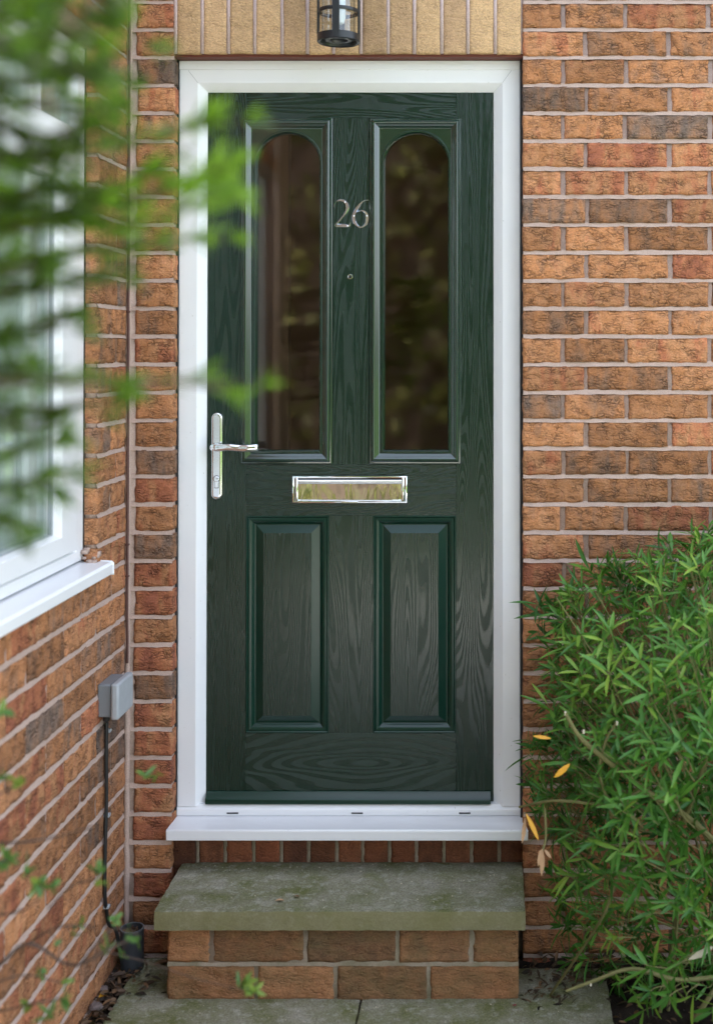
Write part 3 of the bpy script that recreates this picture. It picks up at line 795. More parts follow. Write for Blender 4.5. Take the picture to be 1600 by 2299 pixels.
digit('digit', 'chrome numeral 2', two, [(515, 325), (570, 832)])
digit('digit', 'chrome numeral 6', six, [(705, 620), (980, 620)])
mb = MB(); px_, pz_ = lx(785.5), lz(621.5)
mb.lathe([(.0078, 0), (.0078, .002), (.0066, .0036), (.0045, .0038), (.0040, .0026)], (px_, YL, pz_), 'y', 24)
sp = mb.build('spyhole', M_CHROME, door, smooth=True)
mb = MB(); mb.lathe([(.0041, .0024), (.0028, .0032), (0, .0036)], (px_, YL, pz_), 'y', 20); mb.build('lens', M_DARK, sp, smooth=True)
# hall behind the panes
mb = MB()
for bx in ((-.62, .62, 1.3, 1.32, .3, 2.5), (-.64, -.62, .13, 1.3, .3, 2.5), (.62, .64, .13, 1.3, .3, 2.5), (-.62, .62, .13, 1.3, 2.5, 2.52), (-.62, .62, .13, 1.3, .28, .3)): mb.box(*bx)
setp(mb.build('hallway', M_PLASTER), kind='structure')
mb = MB(); a, b = WX(612, .35), WX(646, .35); mb.box(a, b, .35, .4, .3, 2.5)
setp(mb.build('hallway_post', M_POST), kind='structure')

# ------------------------------------------------------------------ lantern over the door
YLn = -.115; lc = WX(760, YLn, 80); lr = .0555
zr0 = WZ(96, YLn); zr1 = WZ(76, YLn) + .006
lan = root('wall_lantern', 'black caged wall lantern with a glass cylinder on the buff lintel above the door', 'lantern', (lc, YLn, zr0))
mb = MB()
mb.lathe([(0, .012), (.022, .012), (.024, .006), (.034, .006), (.036, .010), (.046, .010), (.048, .002), (.0535, .0), (lr, .002), (lr, .020), (.048, .022), (0, .022)], (lc, YLn, zr0), 'z', 48)
mb.build('base_ring', M_BLACK, lan, smooth=True, ang=30)
zmid = WZ(27, YLn); H = .26
for k in range(4):
    a = -math.pi / 2 + k * math.pi / 2; r = lr - .0035
    wx = .009
    mb = MB(); t = np.array((-math.sin(a), math.cos(a))); o_ = np.array((math.cos(a), math.sin(a)))
    c0 = np.array((lc, YLn)) + o_ * (r - .002); c1 = np.array((lc, YLn)) + o_ * (r + .0032)
    q = [c0 - t * wx, c1 - t * wx, c1 + t * wx, c0 + t * wx]
    mb.add([(p[0], p[1], zr0 + .012) for p in q] + [(p[0], p[1], zr0 + H) for p in q], [(0, 1, 2, 3), (7, 6, 5, 4), (0, 4, 5, 1), (1, 5, 6, 2), (2, 6, 7, 3), (3, 7, 4, 0)])
    mb.build('cage_bar', M_BLACK, lan, bevel=.001)
for zz in (zmid, zmid + .085):
    mb = MB(); n = 64; prof = [(lr - .008, -.0045), (lr - .0035, -.0045), (lr - .0025, 0), (lr - .0035, .0045), (lr - .008, .0045), (lr - .008, -.0045)]
    mb.lathe(prof, (lc, YLn, zz), 'z', n); mb.build('cage_ring', M_BLACK, lan, smooth=True, ang=40)
mb = MB(); mb.lathe([(.0440, .022), (.0440, H), (.042, H), (.042, .022)], (lc, YLn, zr0), 'z', 48); mb.build('glass_cylinder', M_LGLASS, lan, smooth=True)
mb = MB(); mb.lathe([(.030, 0), (lr + .004, 0), (lr + .004, .02), (.04, .05), (.015, .07), (0, .072)], (lc, YLn, zr0 + H), 'z', 48); mb.build('cap', M_BLACK, lan, smooth=True, ang=30)
mb = MB(); mb.box(lc - .02, lc + .02, YLn + .02, -.004, zr0 + H + .03, zr0 + H + .06); mb.box(lc - .05, lc + .05, -.018, -.003, zr0 + H - .05, zr0 + H + .15); mb.build('wall_bracket', M_BLACK, lan, bevel=.002)
mb = MB(); mb.lathe([(.0, .045), (.010, .05), (.0145, .065), (.0145, .16), (.011, .17), (.011, .22)], (lc + .004, YLn, zr0), 'z', 32); mb.build('bulb', plain('white_lamp_glass', (.85, .87, .9), .1), lan, smooth=True)

# ------------------------------------------------------------------ doorstep
YSF, YSB, YR = -.256, YPL - .003, -.228
zst = W(800, 2046, YSF)[1]; zsb = W(800, 2089, YSF)[1]
st = root('doorstep', 'mossy concrete slab doorstep on two courses of mossy brick below the door', 'step', (0, -.11, 0))
a0, a1 = W(346, 2046, YSF)[0], W(1178, 2046, YSF)[0]; b0, b1 = W(411, 1934, YSB)[0], W(1171, 1934, YSB)[0]
nx, ny = 90, 32; top = []; V = []
def slabpt(i, j, z):
    s_, t = i / nx, j / ny
    x = (a0 * (1 - t) + b0 * t) * (1 - s_) + (a1 * (1 - t) + b1 * t) * s_; y = YSF * (1 - t) + YSB * t
    return x, y, z
def grid_block(nx, ny, pt, z1, z0, rough, seed):
    I, J = np.meshgrid(np.arange(nx + 1), np.arange(ny + 1)); I = I.ravel(); J = J.ravel()
    x, y, _ = pt(I, J, 0)
    e = (vnoise(x / .03, y / .03, seed) - .5) * 2 * rough + (vnoise(x / .008, y / .008, seed + 1) - .5) * rough
    edge = (I == 0) | (I == nx) | (J == 0) | (J == ny)
    z = z1 + e - edge * .0012
    jit = (vnoise(x / .014 + 5, y / .014, seed + 2) - .5) * .0022 * edge
    V = np.stack([x + jit * ((I == 0) * 1.0 + (I == nx) * 1.0), y + jit * ((J == 0) * 1.0), z], 1)
    idx = np.arange(len(V)).reshape(ny + 1, nx + 1)
    Q = np.stack([idx[:-1, :-1], idx[:-1, 1:], idx[1:, 1:], idx[1:, :-1]], -1).reshape(-1, 4)
    ring = np.concatenate([idx[0, :-1], idx[:-1, -1], idx[-1, :0:-1], idx[:0:-1, 0]]); m_ = len(ring)
    prev = ring; k = 5
    cx, cy = V[:, 0].mean(), V[:, 1].mean()
    for s_ in range(1, k + 1):
        f = s_ / k
        base = V[ring].copy(); nb = (vnoise(base[:, 0] / .02 + 9 * s_, base[:, 1] / .02 + f * 3, seed + 3) - .5) * .0016
        out = .0008 * math.sin(math.pi * min(1, f * 1.0))
        dv = np.zeros_like(base); dv[:, 1] = np.where(ring // (nx + 1) == 0, -out + nb, 0); dv[:, 0] = np.where(ring % (nx + 1) == 0, -out + nb, np.where(ring % (nx + 1) == nx, out + nb, 0))
        base += dv; base[:, 2] = z1 * (1 - f) + z0 * f + (nb if s_ < k else nb * .6)
        o = len(V); V = np.concatenate([V, base]); cur = np.arange(o, o + m_)
        a = np.arange(m_); b = (a + 1) % m_
        Q = np.concatenate([Q, np.stack([prev[a], cur[a], cur[b], prev[b]], -1)]); prev = cur
    return V, Q, prev
V, Q, last = grid_block(nx, ny, slabpt, zst, zsb, .0012, 11)
sx = np.array([0.0])
mesh_np('slab', V, Q, [M_SLAB], st, smooth=True, sharp=40)
mb = MB(); mb.box(a0 + .01, a1 - .006, YSF + .005, YSB - .004, zsb + .003, zsb + .008); 
mb.build('slab_underside', M_SLAB, st)
B = Bricks(); mb = MB()
r0, r1 = WX(376, YR, 2150), WX(1163, YR, 2150)
zc1 = W(800, 2164, YR)[1]
rows = [([376, 475, 685, 892, 1058, 1163], zc1 + .004, zsb - .006), ([376, 575, 753, 962, 1163], -.004, zc1 - .006)]
for js, z0_, z1_ in rows:
    xs = [WX(j, YR, 2150) for j in js]
    for i in range(len(xs) - 1):
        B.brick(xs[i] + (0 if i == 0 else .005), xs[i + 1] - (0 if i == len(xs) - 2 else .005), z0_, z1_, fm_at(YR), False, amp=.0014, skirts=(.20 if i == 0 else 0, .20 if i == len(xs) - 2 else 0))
mb.box(r0 + .006, r1 - .006, YR + .003, YPL, -.05, zsb + .004)
bedstrip(mb, (r0, YR), (r1, YR), zc1, (0, -1))
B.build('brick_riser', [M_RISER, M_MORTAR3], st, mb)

# ------------------------------------------------------------------ ground
def sheet(name, x0, x1, y0, y1, z, m):
    mb = MB(); mb.add([(x0, y0, z), (x1, y0, z), (x1, y1, z), (x0, y1, z)], [(0, 1, 2, 3)]); return setp(mb.build(name, m), kind='structure')
sheet('ground', -60, 60, -80, 8, -.06, M_LAWN)
sheet('driveway', -5.5, 7, -5.5, -1.75, -.030, M_DRIVE)
# soil against the walls
nx_, ny_ = 120, 120; xs_ = np.linspace(XL, 2.6, nx_ + 1); ys_ = np.linspace(-1.7, .02, ny_ + 1)
gx, gy = np.meshgrid(xs_, ys_); gz_ = -.016 + (vnoise(gx / .05, gy / .05, 5) - .5) * .03 + (vnoise(gx / .015, gy / .015, 6) - .5) * .012
idx = np.arange(gx.size).reshape(ny_ + 1, nx_ + 1)
setp(mesh_np('soil', np.stack([gx.ravel(), gy.ravel(), gz_.ravel()], 1), np.stack([idx[:-1, :-1], idx[:-1, 1:], idx[1:, 1:], idx[1:, :-1]], -1).reshape(-1, 4), [M_SOIL], smooth=True), kind='structure')
XJ = XC - .353; XP0 = XC - .957; XP1 = XC + .262
Vs, Qs, nv = [], [], 0
for k, (xa, xb) in enumerate(((XP0, XJ - .003), (XJ + .003, XP1))):
    yb0, yb1 = -.62, (-.02 if k == 0 else -.075)
    V, Q, _ = grid_block(60, 60, lambda i, j, z: (xa + (xb - xa) * i / 60, yb0 + (yb1 - yb0) * j / 60, z), 0.0, -.045, .0012, 21 + k)
    Vs.append(V); Qs.append(Q + nv); nv += len(V)
    V, Q, _ = grid_block(60, 60, lambda i, j, z: (xa + (xb - xa) * i / 60, -1.24 + (-.626 + 1.24) * j / 60, z), -.002, -.045, .0012, 31 + k)
    Vs.append(V); Qs.append(Q + nv); nv += len(V)
setp(mesh_np('path', np.concatenate(Vs), np.concatenate(Qs), [M_SLAB], smooth=True, sharp=40), kind='structure')

# ------------------------------------------------------------------ leaves
def leaves(base, dirs, nrm, L, Wd, fold=.35, droop=.15, tone=None, prof=None):
    """vectorised curved, folded leaf blades"""
    base = np.asarray(base); n = len(base)
    d = dirs / (np.linalg.norm(dirs, axis=1, keepdims=True) + 1e-9)
    s = np.cross(d, nrm); s /= (np.linalg.norm(s, axis=1, keepdims=True) + 1e-9); nn = np.cross(s, d)
    t = np.array([0, .12, .35, .6, .82, 1.0]); pw = np.array([.12, .5, .95, 1.0, .62, .04]) if prof is None else np.array(prof)
    pts = []
    for i in range(6):
        c = base + d * (L * t[i])[:, None] - nn * (droop * L * t[i] ** 2)[:, None]
        w_ = (Wd * .5 * pw[i])[:, None]
        pts += [c - s * w_ + nn * w_ * fold, c, c + s * w_ + nn * w_ * fold]
    V = np.stack(pts, 1).reshape(-1, 3)
    q = []
    for i in range(5):
        for k in range(2): q.append((i * 3 + k, i * 3 + k + 1, i * 3 + k + 4, i * 3 + k + 3))
    Q = (np.array(q)[None] + (np.arange(n) * 18)[:, None, None]).reshape(-1, 4)
    tone = rng.random(n) if tone is None else tone
    C = np.repeat(np.stack([tone, rng.random(n), rng.random(n)], 1), 18, 0)
    return V, Q, C
def rosette(c, axis, k, L, Wd, spread=(45, 85), tone=.5, acc=None, stagger=.012):
    axis = axis / np.linalg.norm(axis)
    h = np.cross(axis, (0.3, .2, 1.0)); h /= np.linalg.norm(h); g_ = np.cross(axis, h)
    a0_ = random.random() * 6.28
    for i in range(k):
        a = a0_ + i * 2.4 + random.uniform(-.3, .3); sp = math.radians(random.uniform(*spread))
        rad = h * math.cos(a) + g_ * math.sin(a)
        dr = axis * math.cos(sp) + rad * math.sin(sp)
        nr = axis * math.sin(sp) - rad * math.cos(sp)
        nr = nr + rng.normal(0, .25, 3)
        acc[0].append(c - axis * random.uniform(0, stagger)); acc[1].append(dr); acc[2].append(nr); acc[3].append(L * random.uniform(.65, 1.15)); acc[4].append(Wd * random.uniform(.75, 1.15)); acc[5].append(min(1, max(0, tone + random.uniform(-.22, .22))))
def flush(acc, **k):
    return leaves(np.array(acc[0]), np.array(acc[1]), np.array(acc[2]), np.array(acc[3]), np.array(acc[4]), tone=np.array(acc[5]), **k)

# big shrub at the right: silhouette measured on the photograph, real depth in front of the wall
left_edge = [(1175, 1575), (1205, 1500), (1235, 1400), (1262, 1310), (1310, 1255), (1350, 1195), (1420, 1185), (1500, 1205), (1600, 1195), (1700, 1165), (1800, 1195), (1900, 1205), (2000, 1235), (2100, 1240), (2200, 1260), (2290, 1270)]
def ledge(y): return float(np.interp(y, [p[0] for p in left_edge], [p[1] for p in left_edge]))
shr = root('shrub', 'dense green shrub with narrow fingered leaves against the right brick wall', 'shrub', (1.02, -.3, 0))
acc = [[] for _ in range(6)]; stems = MB(); core = np.array((1.05, -.26, .45))
cnt = 0
while cnt < 1000:
    py = random.uniform(1185, 2290); px = random.uniform(1180, 1980)
    le = ledge(py)
    if px < le + 8: continue
    if px > 1600 and random.random() < .55: continue
    dens = 1.0 if py < 1850 else (.62 if py < 2050 else .5)
    if random.random() > dens: continue
    inset = min(1.0, (px - le) / 260.0); ins2 = min(1.0, max(.0, (py - np.interp(px, [1180, 1260, 1340, 1450, 1560], [1345, 1300, 1245, 1215, 1180])) / 260.0))
    bulge = .10 + .48 * math.sqrt(max(.02, inset)) * (.45 + .55 * ins2)
    u = random.random() ** .6
    Y = -.05 - bulge * u
    X, Z = W(px, py, Y)
    if Z < .03: continue
    c = np.array((X, Y, Z))
    ax = (c - core) * np.array((1.0, 1.0, .8)); ax = ax / np.linalg.norm(ax)
    ax = ax + np.array((0, -.35 * u, .45)) + rng.normal(0, .28, 3)
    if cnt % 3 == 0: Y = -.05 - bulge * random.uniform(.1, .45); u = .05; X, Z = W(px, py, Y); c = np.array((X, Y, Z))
    tn = .22 + .46 * u + (.12 if py < 1600 else -.02) + random.uniform(-.08, .12)  # inner leaves darker, upper ones lighter: shade put into the leaf tone
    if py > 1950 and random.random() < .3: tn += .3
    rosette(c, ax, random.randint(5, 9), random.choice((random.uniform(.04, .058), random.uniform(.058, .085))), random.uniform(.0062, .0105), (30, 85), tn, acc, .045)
    ax = ax / np.linalg.norm(ax)
    ln = random.uniform(.03, .10)
    back = c - ax * ln * .5 - (c - core) * .12 - np.array((0, 0, ln * .55))
    stems.tube(spline([back, (back + c) / 2 + rng.normal(0, .006, 3), c], 3), [.0016, .0015, .0014, .0013, .0012, .0011, .0009], 5, cap=False)
    cnt += 1
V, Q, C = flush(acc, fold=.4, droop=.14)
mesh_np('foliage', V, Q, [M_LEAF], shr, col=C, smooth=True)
for k in range(24):
    bx_, by_ = random.uniform(.78, 1.35), random.uniform(-.28, -.08)
    px = random.uniform(1230, 1750); py = random.uniform(max(1250, 1300), 2050)
    Y = random.uniform(-.42, -.1); X, Z = W(px, py, Y)
    mid = np.array((bx_ * .55 + X * .45 + random.uniform(-.05, .05), by_ * .5 + Y * .5, Z * .5))
    q = spline([(bx_, by_, -.02), mid, (X, Y, Z)], 6)
    stems.tube(q, np.linspace(.0048, .0014, len(q)), 6, cap=False)
def pstem(pts, r0_, r1_):
    q = spline([np.array((W(a, b, y)[0], y, W(a, b, y)[1])) for a, b, y in pts], 6)
    stems.tube(q, np.linspace(r0_, r1_, len(q)), 8); return q
pstem([(1700, 1990, -.30), (1560, 1850, -.40), (1440, 1770, -.46), (1340, 1690, -.50), (1297, 1650, -.52), (1268, 1600, -.53)], .0085, .0042)
pstem([(1440, 1770, -.46), (1372, 1815, -.46), (1375, 1830, -.47), (1345, 1745, -.49)], .004, .003)
pstem([(1345, 1715, -.49), (1360, 1660, -.5), (1384, 1622, -.51)], .0035, .0024)
pstem([(1480, 1960, -.3), (1550, 1800, -.42), (1580, 1715, -.45), (1602, 1660, -.46)], .007, .0045)
pstem([(1230, 2240, -.2), (1345, 2070, -.40), (1385, 1970, -.42), (1420, 1910, -.40)], .0028, .0045)
pstem([(1430, 1820, -.3), (1330, 1805, -.42), (1240, 1798, -.4), (1165, 1812, -.3)], .0045, .0025)
pstem([(1700, 2180, -.3), (1530, 2200, -.45), (1420, 2175, -.5), (1325, 2205, -.5), (1270, 2225, -.5)], .006, .003)
pstem([(1560, 2290, -.45), (1590, 2240, -.45), (1640, 2180, -.42)], .007, .005)
pstem([(1222, 1815, -.42), (1224, 1880, -.43), (1214, 1920, -.44)], .003, .0025)
stems.build('stems', M_STEM, shr, smooth=True)
for (px, py, y) in ((1268, 1599, -.531), (1384, 1621, -.511), (1325, 2206, -.501), (1309, 1640, -.522)):
    mb = MB(); X, Z = W(px, py, y); mb.lathe([(0, .002), (.0022, .0018), (.0026, 0), (.0025, -.007), (0, -.0075)], (X, y, Z), 'z', 12); mb.build('cut_end', M_CUT, shr, smooth=True)
def single(name, px0, py0, px1, py1, y, wd, m, parent, label=None, y2=None):
    a = np.array((*W(px0, py0, y), 0)); a = np.array((a[0], y, a[1])); y2 = y - .01 if y2 is None else y2
    b = W(px1, py1, y2); b = np.array((b[0], y2, b[1]))
    V, Q, C = leaves(a[None], (b - a)[None], np.array([[.3, -.9, .35]]), np.array([np.linalg.norm(b - a)]), np.array([wd]), fold=.35, droop=.06)
    o = mesh_np(name, V, Q, [m], parent, col=C, smooth=True)
    if label: o['label'] = label
    return o
single('leaf', 1180, 1826, 1210, 1888, -.44, .011, M_YELLOW, shr, 'yellow leaf low on the shrub')
single('leaf', 1278, 1715, 1243, 1746, -.50, .013, M_YELLOW, shr, 'yellow leaf beside the pale branch')
single('leaf', 1236, 1658, 1196, 1652, -.46, .008, M_YELLOW, shr, 'yellow curled leaf')
single('leaf', 1178, 1835, 1172, 1895, -.43, .010, M_DEAD, shr, 'dry pale leaf')
single('leaf', 1216, 1905, 1216, 1968, -.44, .012, M_DEAD, shr, 'dry brown hanging leaf')
single('leaf', 1212, 1908, 1208, 1945, -.45, .009, M_DEAD, shr, 'dry brown hanging leaf')
single('leaf', 1222, 1908, 1236, 1926, -.44, .008, M_DEAD, shr, 'dry brown hanging leaf')
single('leaf', 1600, 2125, 1545, 2155, -.5, .014, M_CUT, shr, 'bleached pale leaf')

# ------------------------------------------------------------------ blurred tree in the left foreground
tree = root('tree', 'blurred leafy green tree branches reaching in from the upper left foreground', 'tree', (-.62, -2.25, 0))
acc = [[] for _ in range(6)]; br = MB()
trunk = [np.array((-.62, -2.25, -.06)), np.array((-.60, -2.23, .8)), np.array((-.64, -2.26, 1.7)), np.array((-.60, -2.22, 2.6)), np.array((-.62, -2.2, 3.2))]
q = spline(trunk, 6); mb = MB(); mb.tube(q, np.linspace(.04, .018, len(q)), 10); mb.build('trunk', M_BARK, tree, smooth=True)
branches = [  # depth, path, leaf tone with shade and lit tips painted in, density
    (1.10, [(-260, 60), (-100, 20), (60, 30), (150, 0), (225, 40)], .55, 1.2),
    (1.20, [(-260, 150), (-80, 100), (80, 90), (150, 120), (235, 165)], .4, 1.1),
    (1.15, [(-280, 300), (-60, 220), (120, 240), (235, 235)], .35, 1.1),
    (1.10, [(-280, 420), (-60, 350), (140, 345), (290, 318), (400, 288), (465, 258)], .68, .75),
    (1.18, [(-280, 500), (-60, 440), (140, 430), (260, 415), (330, 380)], .5, 1.1),
    (1.08, [(-280, 560), (-40, 520), (150, 500), (320, 505), (410, 470), (500, 440)], .8, 1.15),
    (1.14, [(-280, 560), (-40, 500), (150, 470), (320, 450), (410, 415), (470, 398)], .85, .9),
    (1.20, [(-280, 620), (-20, 590), (180, 560), (330, 550), (455, 530)], .55, .9),
    (1.12, [(-280, 700), (-20, 660), (130, 640), (225, 625)], .3, 1.1),
    (1.16, [(-280, 800), (-40, 760), (70, 740), (160, 715)], .3, .9),
    (1.12, [(-280, 930), (-20, 860), (140, 860), (300, 855), (420, 860), (515, 880)], .6, .5),
    (1.18, [(-280, 980), (-20, 930), (160, 910), (270, 890)], .3, .8),
    (1.14, [(-280, 1120), (-40, 1040), (80, 1000), (150, 985)], .4, .8),
    (1.18, [(-280, 1200), (-60, 1120), (50, 1085), (110, 1100)], .3, .7),
    (1.06, [(-260, 200), (-120, 180), (20, 190), (110, 170)], .4, 1.1),
    (1.10, [(-260, 660), (-120, 620), (20, 600), (90, 590)], .4, 1.0),
    (1.08, [(-260, 400), (-120, 380), (20, 360), (120, 380)], .35, 1.0),
    (1.12, [(-260, 860), (-120, 820), (0, 830), (70, 820)], .4, .8),
    (1.16, [(-280, 1020), (-80, 960), (40, 960), (110, 940)], .3, .8),
    (1.12, [(-280, 1230), (-90, 1180), (10, 1170), (60, 1190)], .3, .7),
    (1.08, [(-260, 20), (-100, -10), (40, 0), (160, -30), (220, -10)], .25, 1.1),
    (1.12, [(-260, 120), (-100, 90), (40, 130), (140, 160), (205, 150)], .2, 1.1),
    (1.06, [(-260, 260), (-100, 240), (20, 290), (110, 310), (190, 290)], .2, 1.1),
    (1.10, [(-260, 500), (-100, 480), (20, 450), (120, 470), (210, 440)], .22, 1.0),
    (1.05, [(-260, 100), (-120, 60), (30, 110), (150, 70), (215, 90)], .35, 1.1),
]
for dep, pp, tn, dn in branches:
    pts = [P(a, b, dep + random.uniform(-.03, .03)) for a, b in pp]
    z = pts[0][2]
    q = spline([np.array((-.61, -2.23, z - .05))] + pts, 6)
    br.tube(q, np.linspace(.006, .0012, len(q)), 6, cap=False)
    seglen = np.linalg.norm(np.diff(q, axis=0), axis=1)
    for i in range(5, len(q) - 1):
        t = q[i + 1] - q[i]; t = t / (np.linalg.norm(t) + 1e-9)
        if i < len(q) - 4 and random.random() < .45 * dn:                # side sprig
            sd_ = rng.normal(0, 1, 3) * np.array((.5, .8, .28)); tip = q[i] + t * .045 + sd_ * .028
            br.tube([q[i], (q[i] + tip) / 2 + rng.normal(0, .003, 3), tip], [.0014, .001, .0007], 5, cap=False)
            rosette(tip, tip - q[i], random.randint(5, 8), random.uniform(.022, .036), .0055, (12, 50), tn - .08, acc)
        for _ in range(int(round((6.6 if i < .62 * len(q) else 2.6) * dn + random.random()))):
            sd_ = rng.normal(0, 1, 3) * np.array((.35, .7, .28)); dr = t * .9 + sd_ * .55
            acc[0].append(q[i] + rng.normal(0, .003, 3)); acc[1].append(dr); acc[2].append(np.array((0, -.3, 1)) + rng.normal(0, .35, 3))
            acc[3].append(random.uniform(.020, .040)); acc[4].append(random.uniform(.0035, .0065)); acc[5].append(min(1, max(0, tn + .15 * (i / len(q)) + random.uniform(-.3, .3))))
    rosette(q[-1], q[-1] - q[-3], 6, .036, .0075, (8, 34), tn + .15, acc)
V, Q, C = flush(acc, fold=.3, droop=.1)
mesh_np('foliage', V, Q, [M_LEAF2], tree, col=C, smooth=True)
br.build('branches', M_TWIG, tree, smooth=True)

# ------------------------------------------------------------------ straggly bush in the lower left foreground
bush = root('shrub', 'sparse straggly bush of bare dark twigs and few small leaves at the lower left', 'shrub', (-.72, -1.55, 0))
acc = [[] for _ in range(6)]; br = MB()
tw = [(1.98, [(-160, 1960), (-30, 1900), (60, 1890), (130, 1878), (210, 1856)], .0036, []),
      (1.95, [(-160, 1840), (-30, 1795), (40, 1760), (100, 1720)], .0032, [(38, 1762, 5), (12, 1745, 3)]),
      (2.02, [(-160, 2240), (-20, 2180), (62, 2119), (140, 2160), (180, 2165), (235, 2136), (285, 2112)], .0045, [(240, 2128, 3), (288, 2105, 2)]),
      (2.06, [(-120, 2290), (-10, 2210), (60, 2190), (150, 2210)], .003, [(95, 2180, 4), (150, 2205, 3)]),
      (1.95, [(-160, 2110), (-20, 2060), (60, 2040), (110, 1990)], .003, [(86, 1985, 7), (120, 1990, 5), (60, 1960, 4)]),
      (2.1, [(62, 2119), (120, 2085), (180, 2078), (215, 2085)], .0022, [(185, 2070, 4), (165, 2092, 3), (130, 2115, 2)]),
      (2.04, [(110, 2040), (160, 1990), (205, 1975), (222, 1960)], .0022, [(222, 1950, 6), (228, 1975, 5)]),
      (2.15, [(180, 2165), (235, 2100), (270, 2085), (315, 2100)], .002, [(262, 2062, 4), (275, 2140, 3), (305, 2108, 4)]),
      (2.2, [(235, 2136), (330, 2160), (450, 2200), (560, 2225)], .0012, [(552, 2205, 6), (575, 2225, 6), (540, 2215, 4)]),
      (1.9, [(-160, 1900), (-40, 1920), (20, 1935)], .003, [(16, 1930, 6), (10, 1950, 4)]),
      (2.0, [(-160, 2290), (0, 2270), (90, 2250), (150, 2240)], .003, [(145, 2248, 5), (110, 2275, 5), (60, 2260, 4)]),
      (1.9, [(-200, 1700), (-80, 1640), (-10, 1600)], .003, [(4, 1598, 6)]),
      (2.2, [(-120, 1820), (60, 1800), (200, 1770), (330, 1745)], .0009, [(330, 1738, 3), (350, 1747, 3)])]
for dep, pp, r, lv in tw:
    pts = [P(a, b, dep + random.uniform(-.015, .015)) for a, b in pp]
    if pp[0][0] < 0: pts = [np.array((-.72 + random.uniform(-.03, .03), -1.55, max(-.02, pts[0][2] * .35))), (pts[0] + np.array((-.72, -1.5, pts[0][2] * .6))) / 2] + pts
    q = spline(pts, 5); br.tube(q, np.linspace(r, r * .35, len(q)), 6, cap=False)
    for a, b, k in lv:
        c = P(a, b, dep); ax = rng.normal(0, .5, 3) + np.array((.5, -.1, .4))
        near = q[np.argmin(np.linalg.norm(q - c, axis=1))]
        br.tube([near, (near + c) / 2 + rng.normal(0, .002, 3), c], [r * .4, .0008, .0006], 5, cap=False)
        rosette(c, ax, k, random.uniform(.018, .032), .010, (15, 85), random.uniform(.35, .95), acc)
V, Q, C = flush(acc, fold=.3, droop=.1, prof=(.15, .7, 1.0, .9, .55, .05))
mesh_np('foliage', V, Q, [M_LEAF3], bush, col=C, smooth=True)
br.build('twigs', M_TWIG, bush, smooth=True)

# ------------------------------------------------------------------ junction box, cables, pipe
xb0, xb1, xb2 = XL - .002, XL + .032, XL + .054
yb_a, zbc = LW(238, 1567, XL)[0], .5 * (LW(258, 1578, XL + .05)[1] + LW(290, 1556, XL + .05)[1])
jb = root('junction_box', 'small weathered grey plastic junction box on the side wall near the corner', 'electric box', (XL, -.17, zbc - .045))
mb = MB(); mb.box(xb0, xb1, -.225, -.12, zbc - .041, zbc + .041); mb.build('box_base', M_GREY2, jb, bevel=.004)
mb = MB(); mb.box(xb1 + .002, xb2, -.236, -.112, zbc - .045, zbc + .045); mb.build('lid', M_GREY, jb, bevel=.006, seg=3)
mb = MB(); mb.lathe([(.009, -.041), (.009, -.052), (.006, -.056)], (XL + .014, -.205, zbc), 'z', 16); mb.build('cable_gland', M_RUBBER, jb, smooth=True)
pts = []
for px, py in ((240, 1622), (239, 1700), (239.5, 1790), (237.5, 1870), (236, 1950), (236, 2010), (239, 2040), (245, 2075)):
    y, z = LW(px, py, XL + .007); pts.append((XL + .007, y, z))
pts += [(XL + .02, pts[-1][1] + .02, pts[-1][2] - .03), (XL + .03, pts[-1][1] + .05, -.01)]
mb = MB(); mb.tube(spline(pts, 6), .0046, 10)
cb = setp(mb.build('cable', M_BLACKC, smooth=True), 'black cable clipped down the side wall from the grey box to the ground', 'cable')
for px, py in ((240, 1640), (238, 1830), (237, 2035)):
    y, z = LW(px, py, XL + .004); mb = MB(); mb.box(XL, XL + .0145, y - .008, y + .008, z - .004, z + .004); mb.build('clip', M_GREY, cb, bevel=.0015)
mb = MB(); yc = LW(287, 800, XL + .004)[0]
pts = [(XL + .0055 + random.uniform(-.0006, .0006), yc + random.uniform(-.001, .001), z) for z in np.arange(zbc + .04, ZTOP, .06)]
mb.tube(spline(pts, 4), .0036, 8)
cb2 = setp(mb.build('cable', M_BROWNC, smooth=True), 'thin brown cable running up the inner corner from the grey box', 'cable')
for py in (180, 280, 560, 700, 1220, 1290):
    z = LW(287, py, XL)[1]; mb = MB(); mb.box(XL, XL + .0105, yc - .0045, yc + .0045, z - .0025, z + .0025); mb.build('clip', M_BROWNC, cb2, bevel=.001)
pc = W(297, 2083, -.075); pX = pc[0]; pZ = pc[1]
pip = root('drain_pipe', 'short upright dark grey pipe filled with dry debris in the wall corner', 'pipe', (pX, -.075, -.03))
mb = MB(); mb.lathe([(.0295, -.03), (.0300, pZ - .004), (.0300, pZ), (.0268, pZ), (.0265, pZ - .03)], (pX, -.075, 0), 'z', 40); mb.build('pipe_wall', M_PIPE, pip, smooth=True, ang=40)
mb = MB(); mb.lathe([(.0302, pZ - .003), (.0304, pZ + .0012), (.0270, pZ + .0012), (.0268, pZ - .003)], (pX, -.075, 0), 'z', 40); mb.build('rim', M_RIM, pip, smooth=True)
n = 170; bs = np.stack([pX + rng.normal(0, .010, n), -.075 + rng.normal(0, .010, n), np.full(n, pZ - .014) + rng.random(n) * .008], 1)
V, Q, C = leaves(bs, rng.normal(0, 1, (n, 3)) * np.array((1, 1, .3)), np.tile((0, 0, 1.0), (n, 1)) + rng.normal(0, .4, (n, 3)), rng.uniform(.006, .013, n), rng.uniform(.003, .006, n), tone=rng.uniform(.5, 1, n))
mesh_np('debris', V, Q, [M_LITTER], pip, col=C)
mb = MB(); mb.lathe([(.0262, pZ - .016), (0, pZ - .014)], (pX, -.075, 0), 'z', 30); mb.build('filling', M_SOIL, pip)

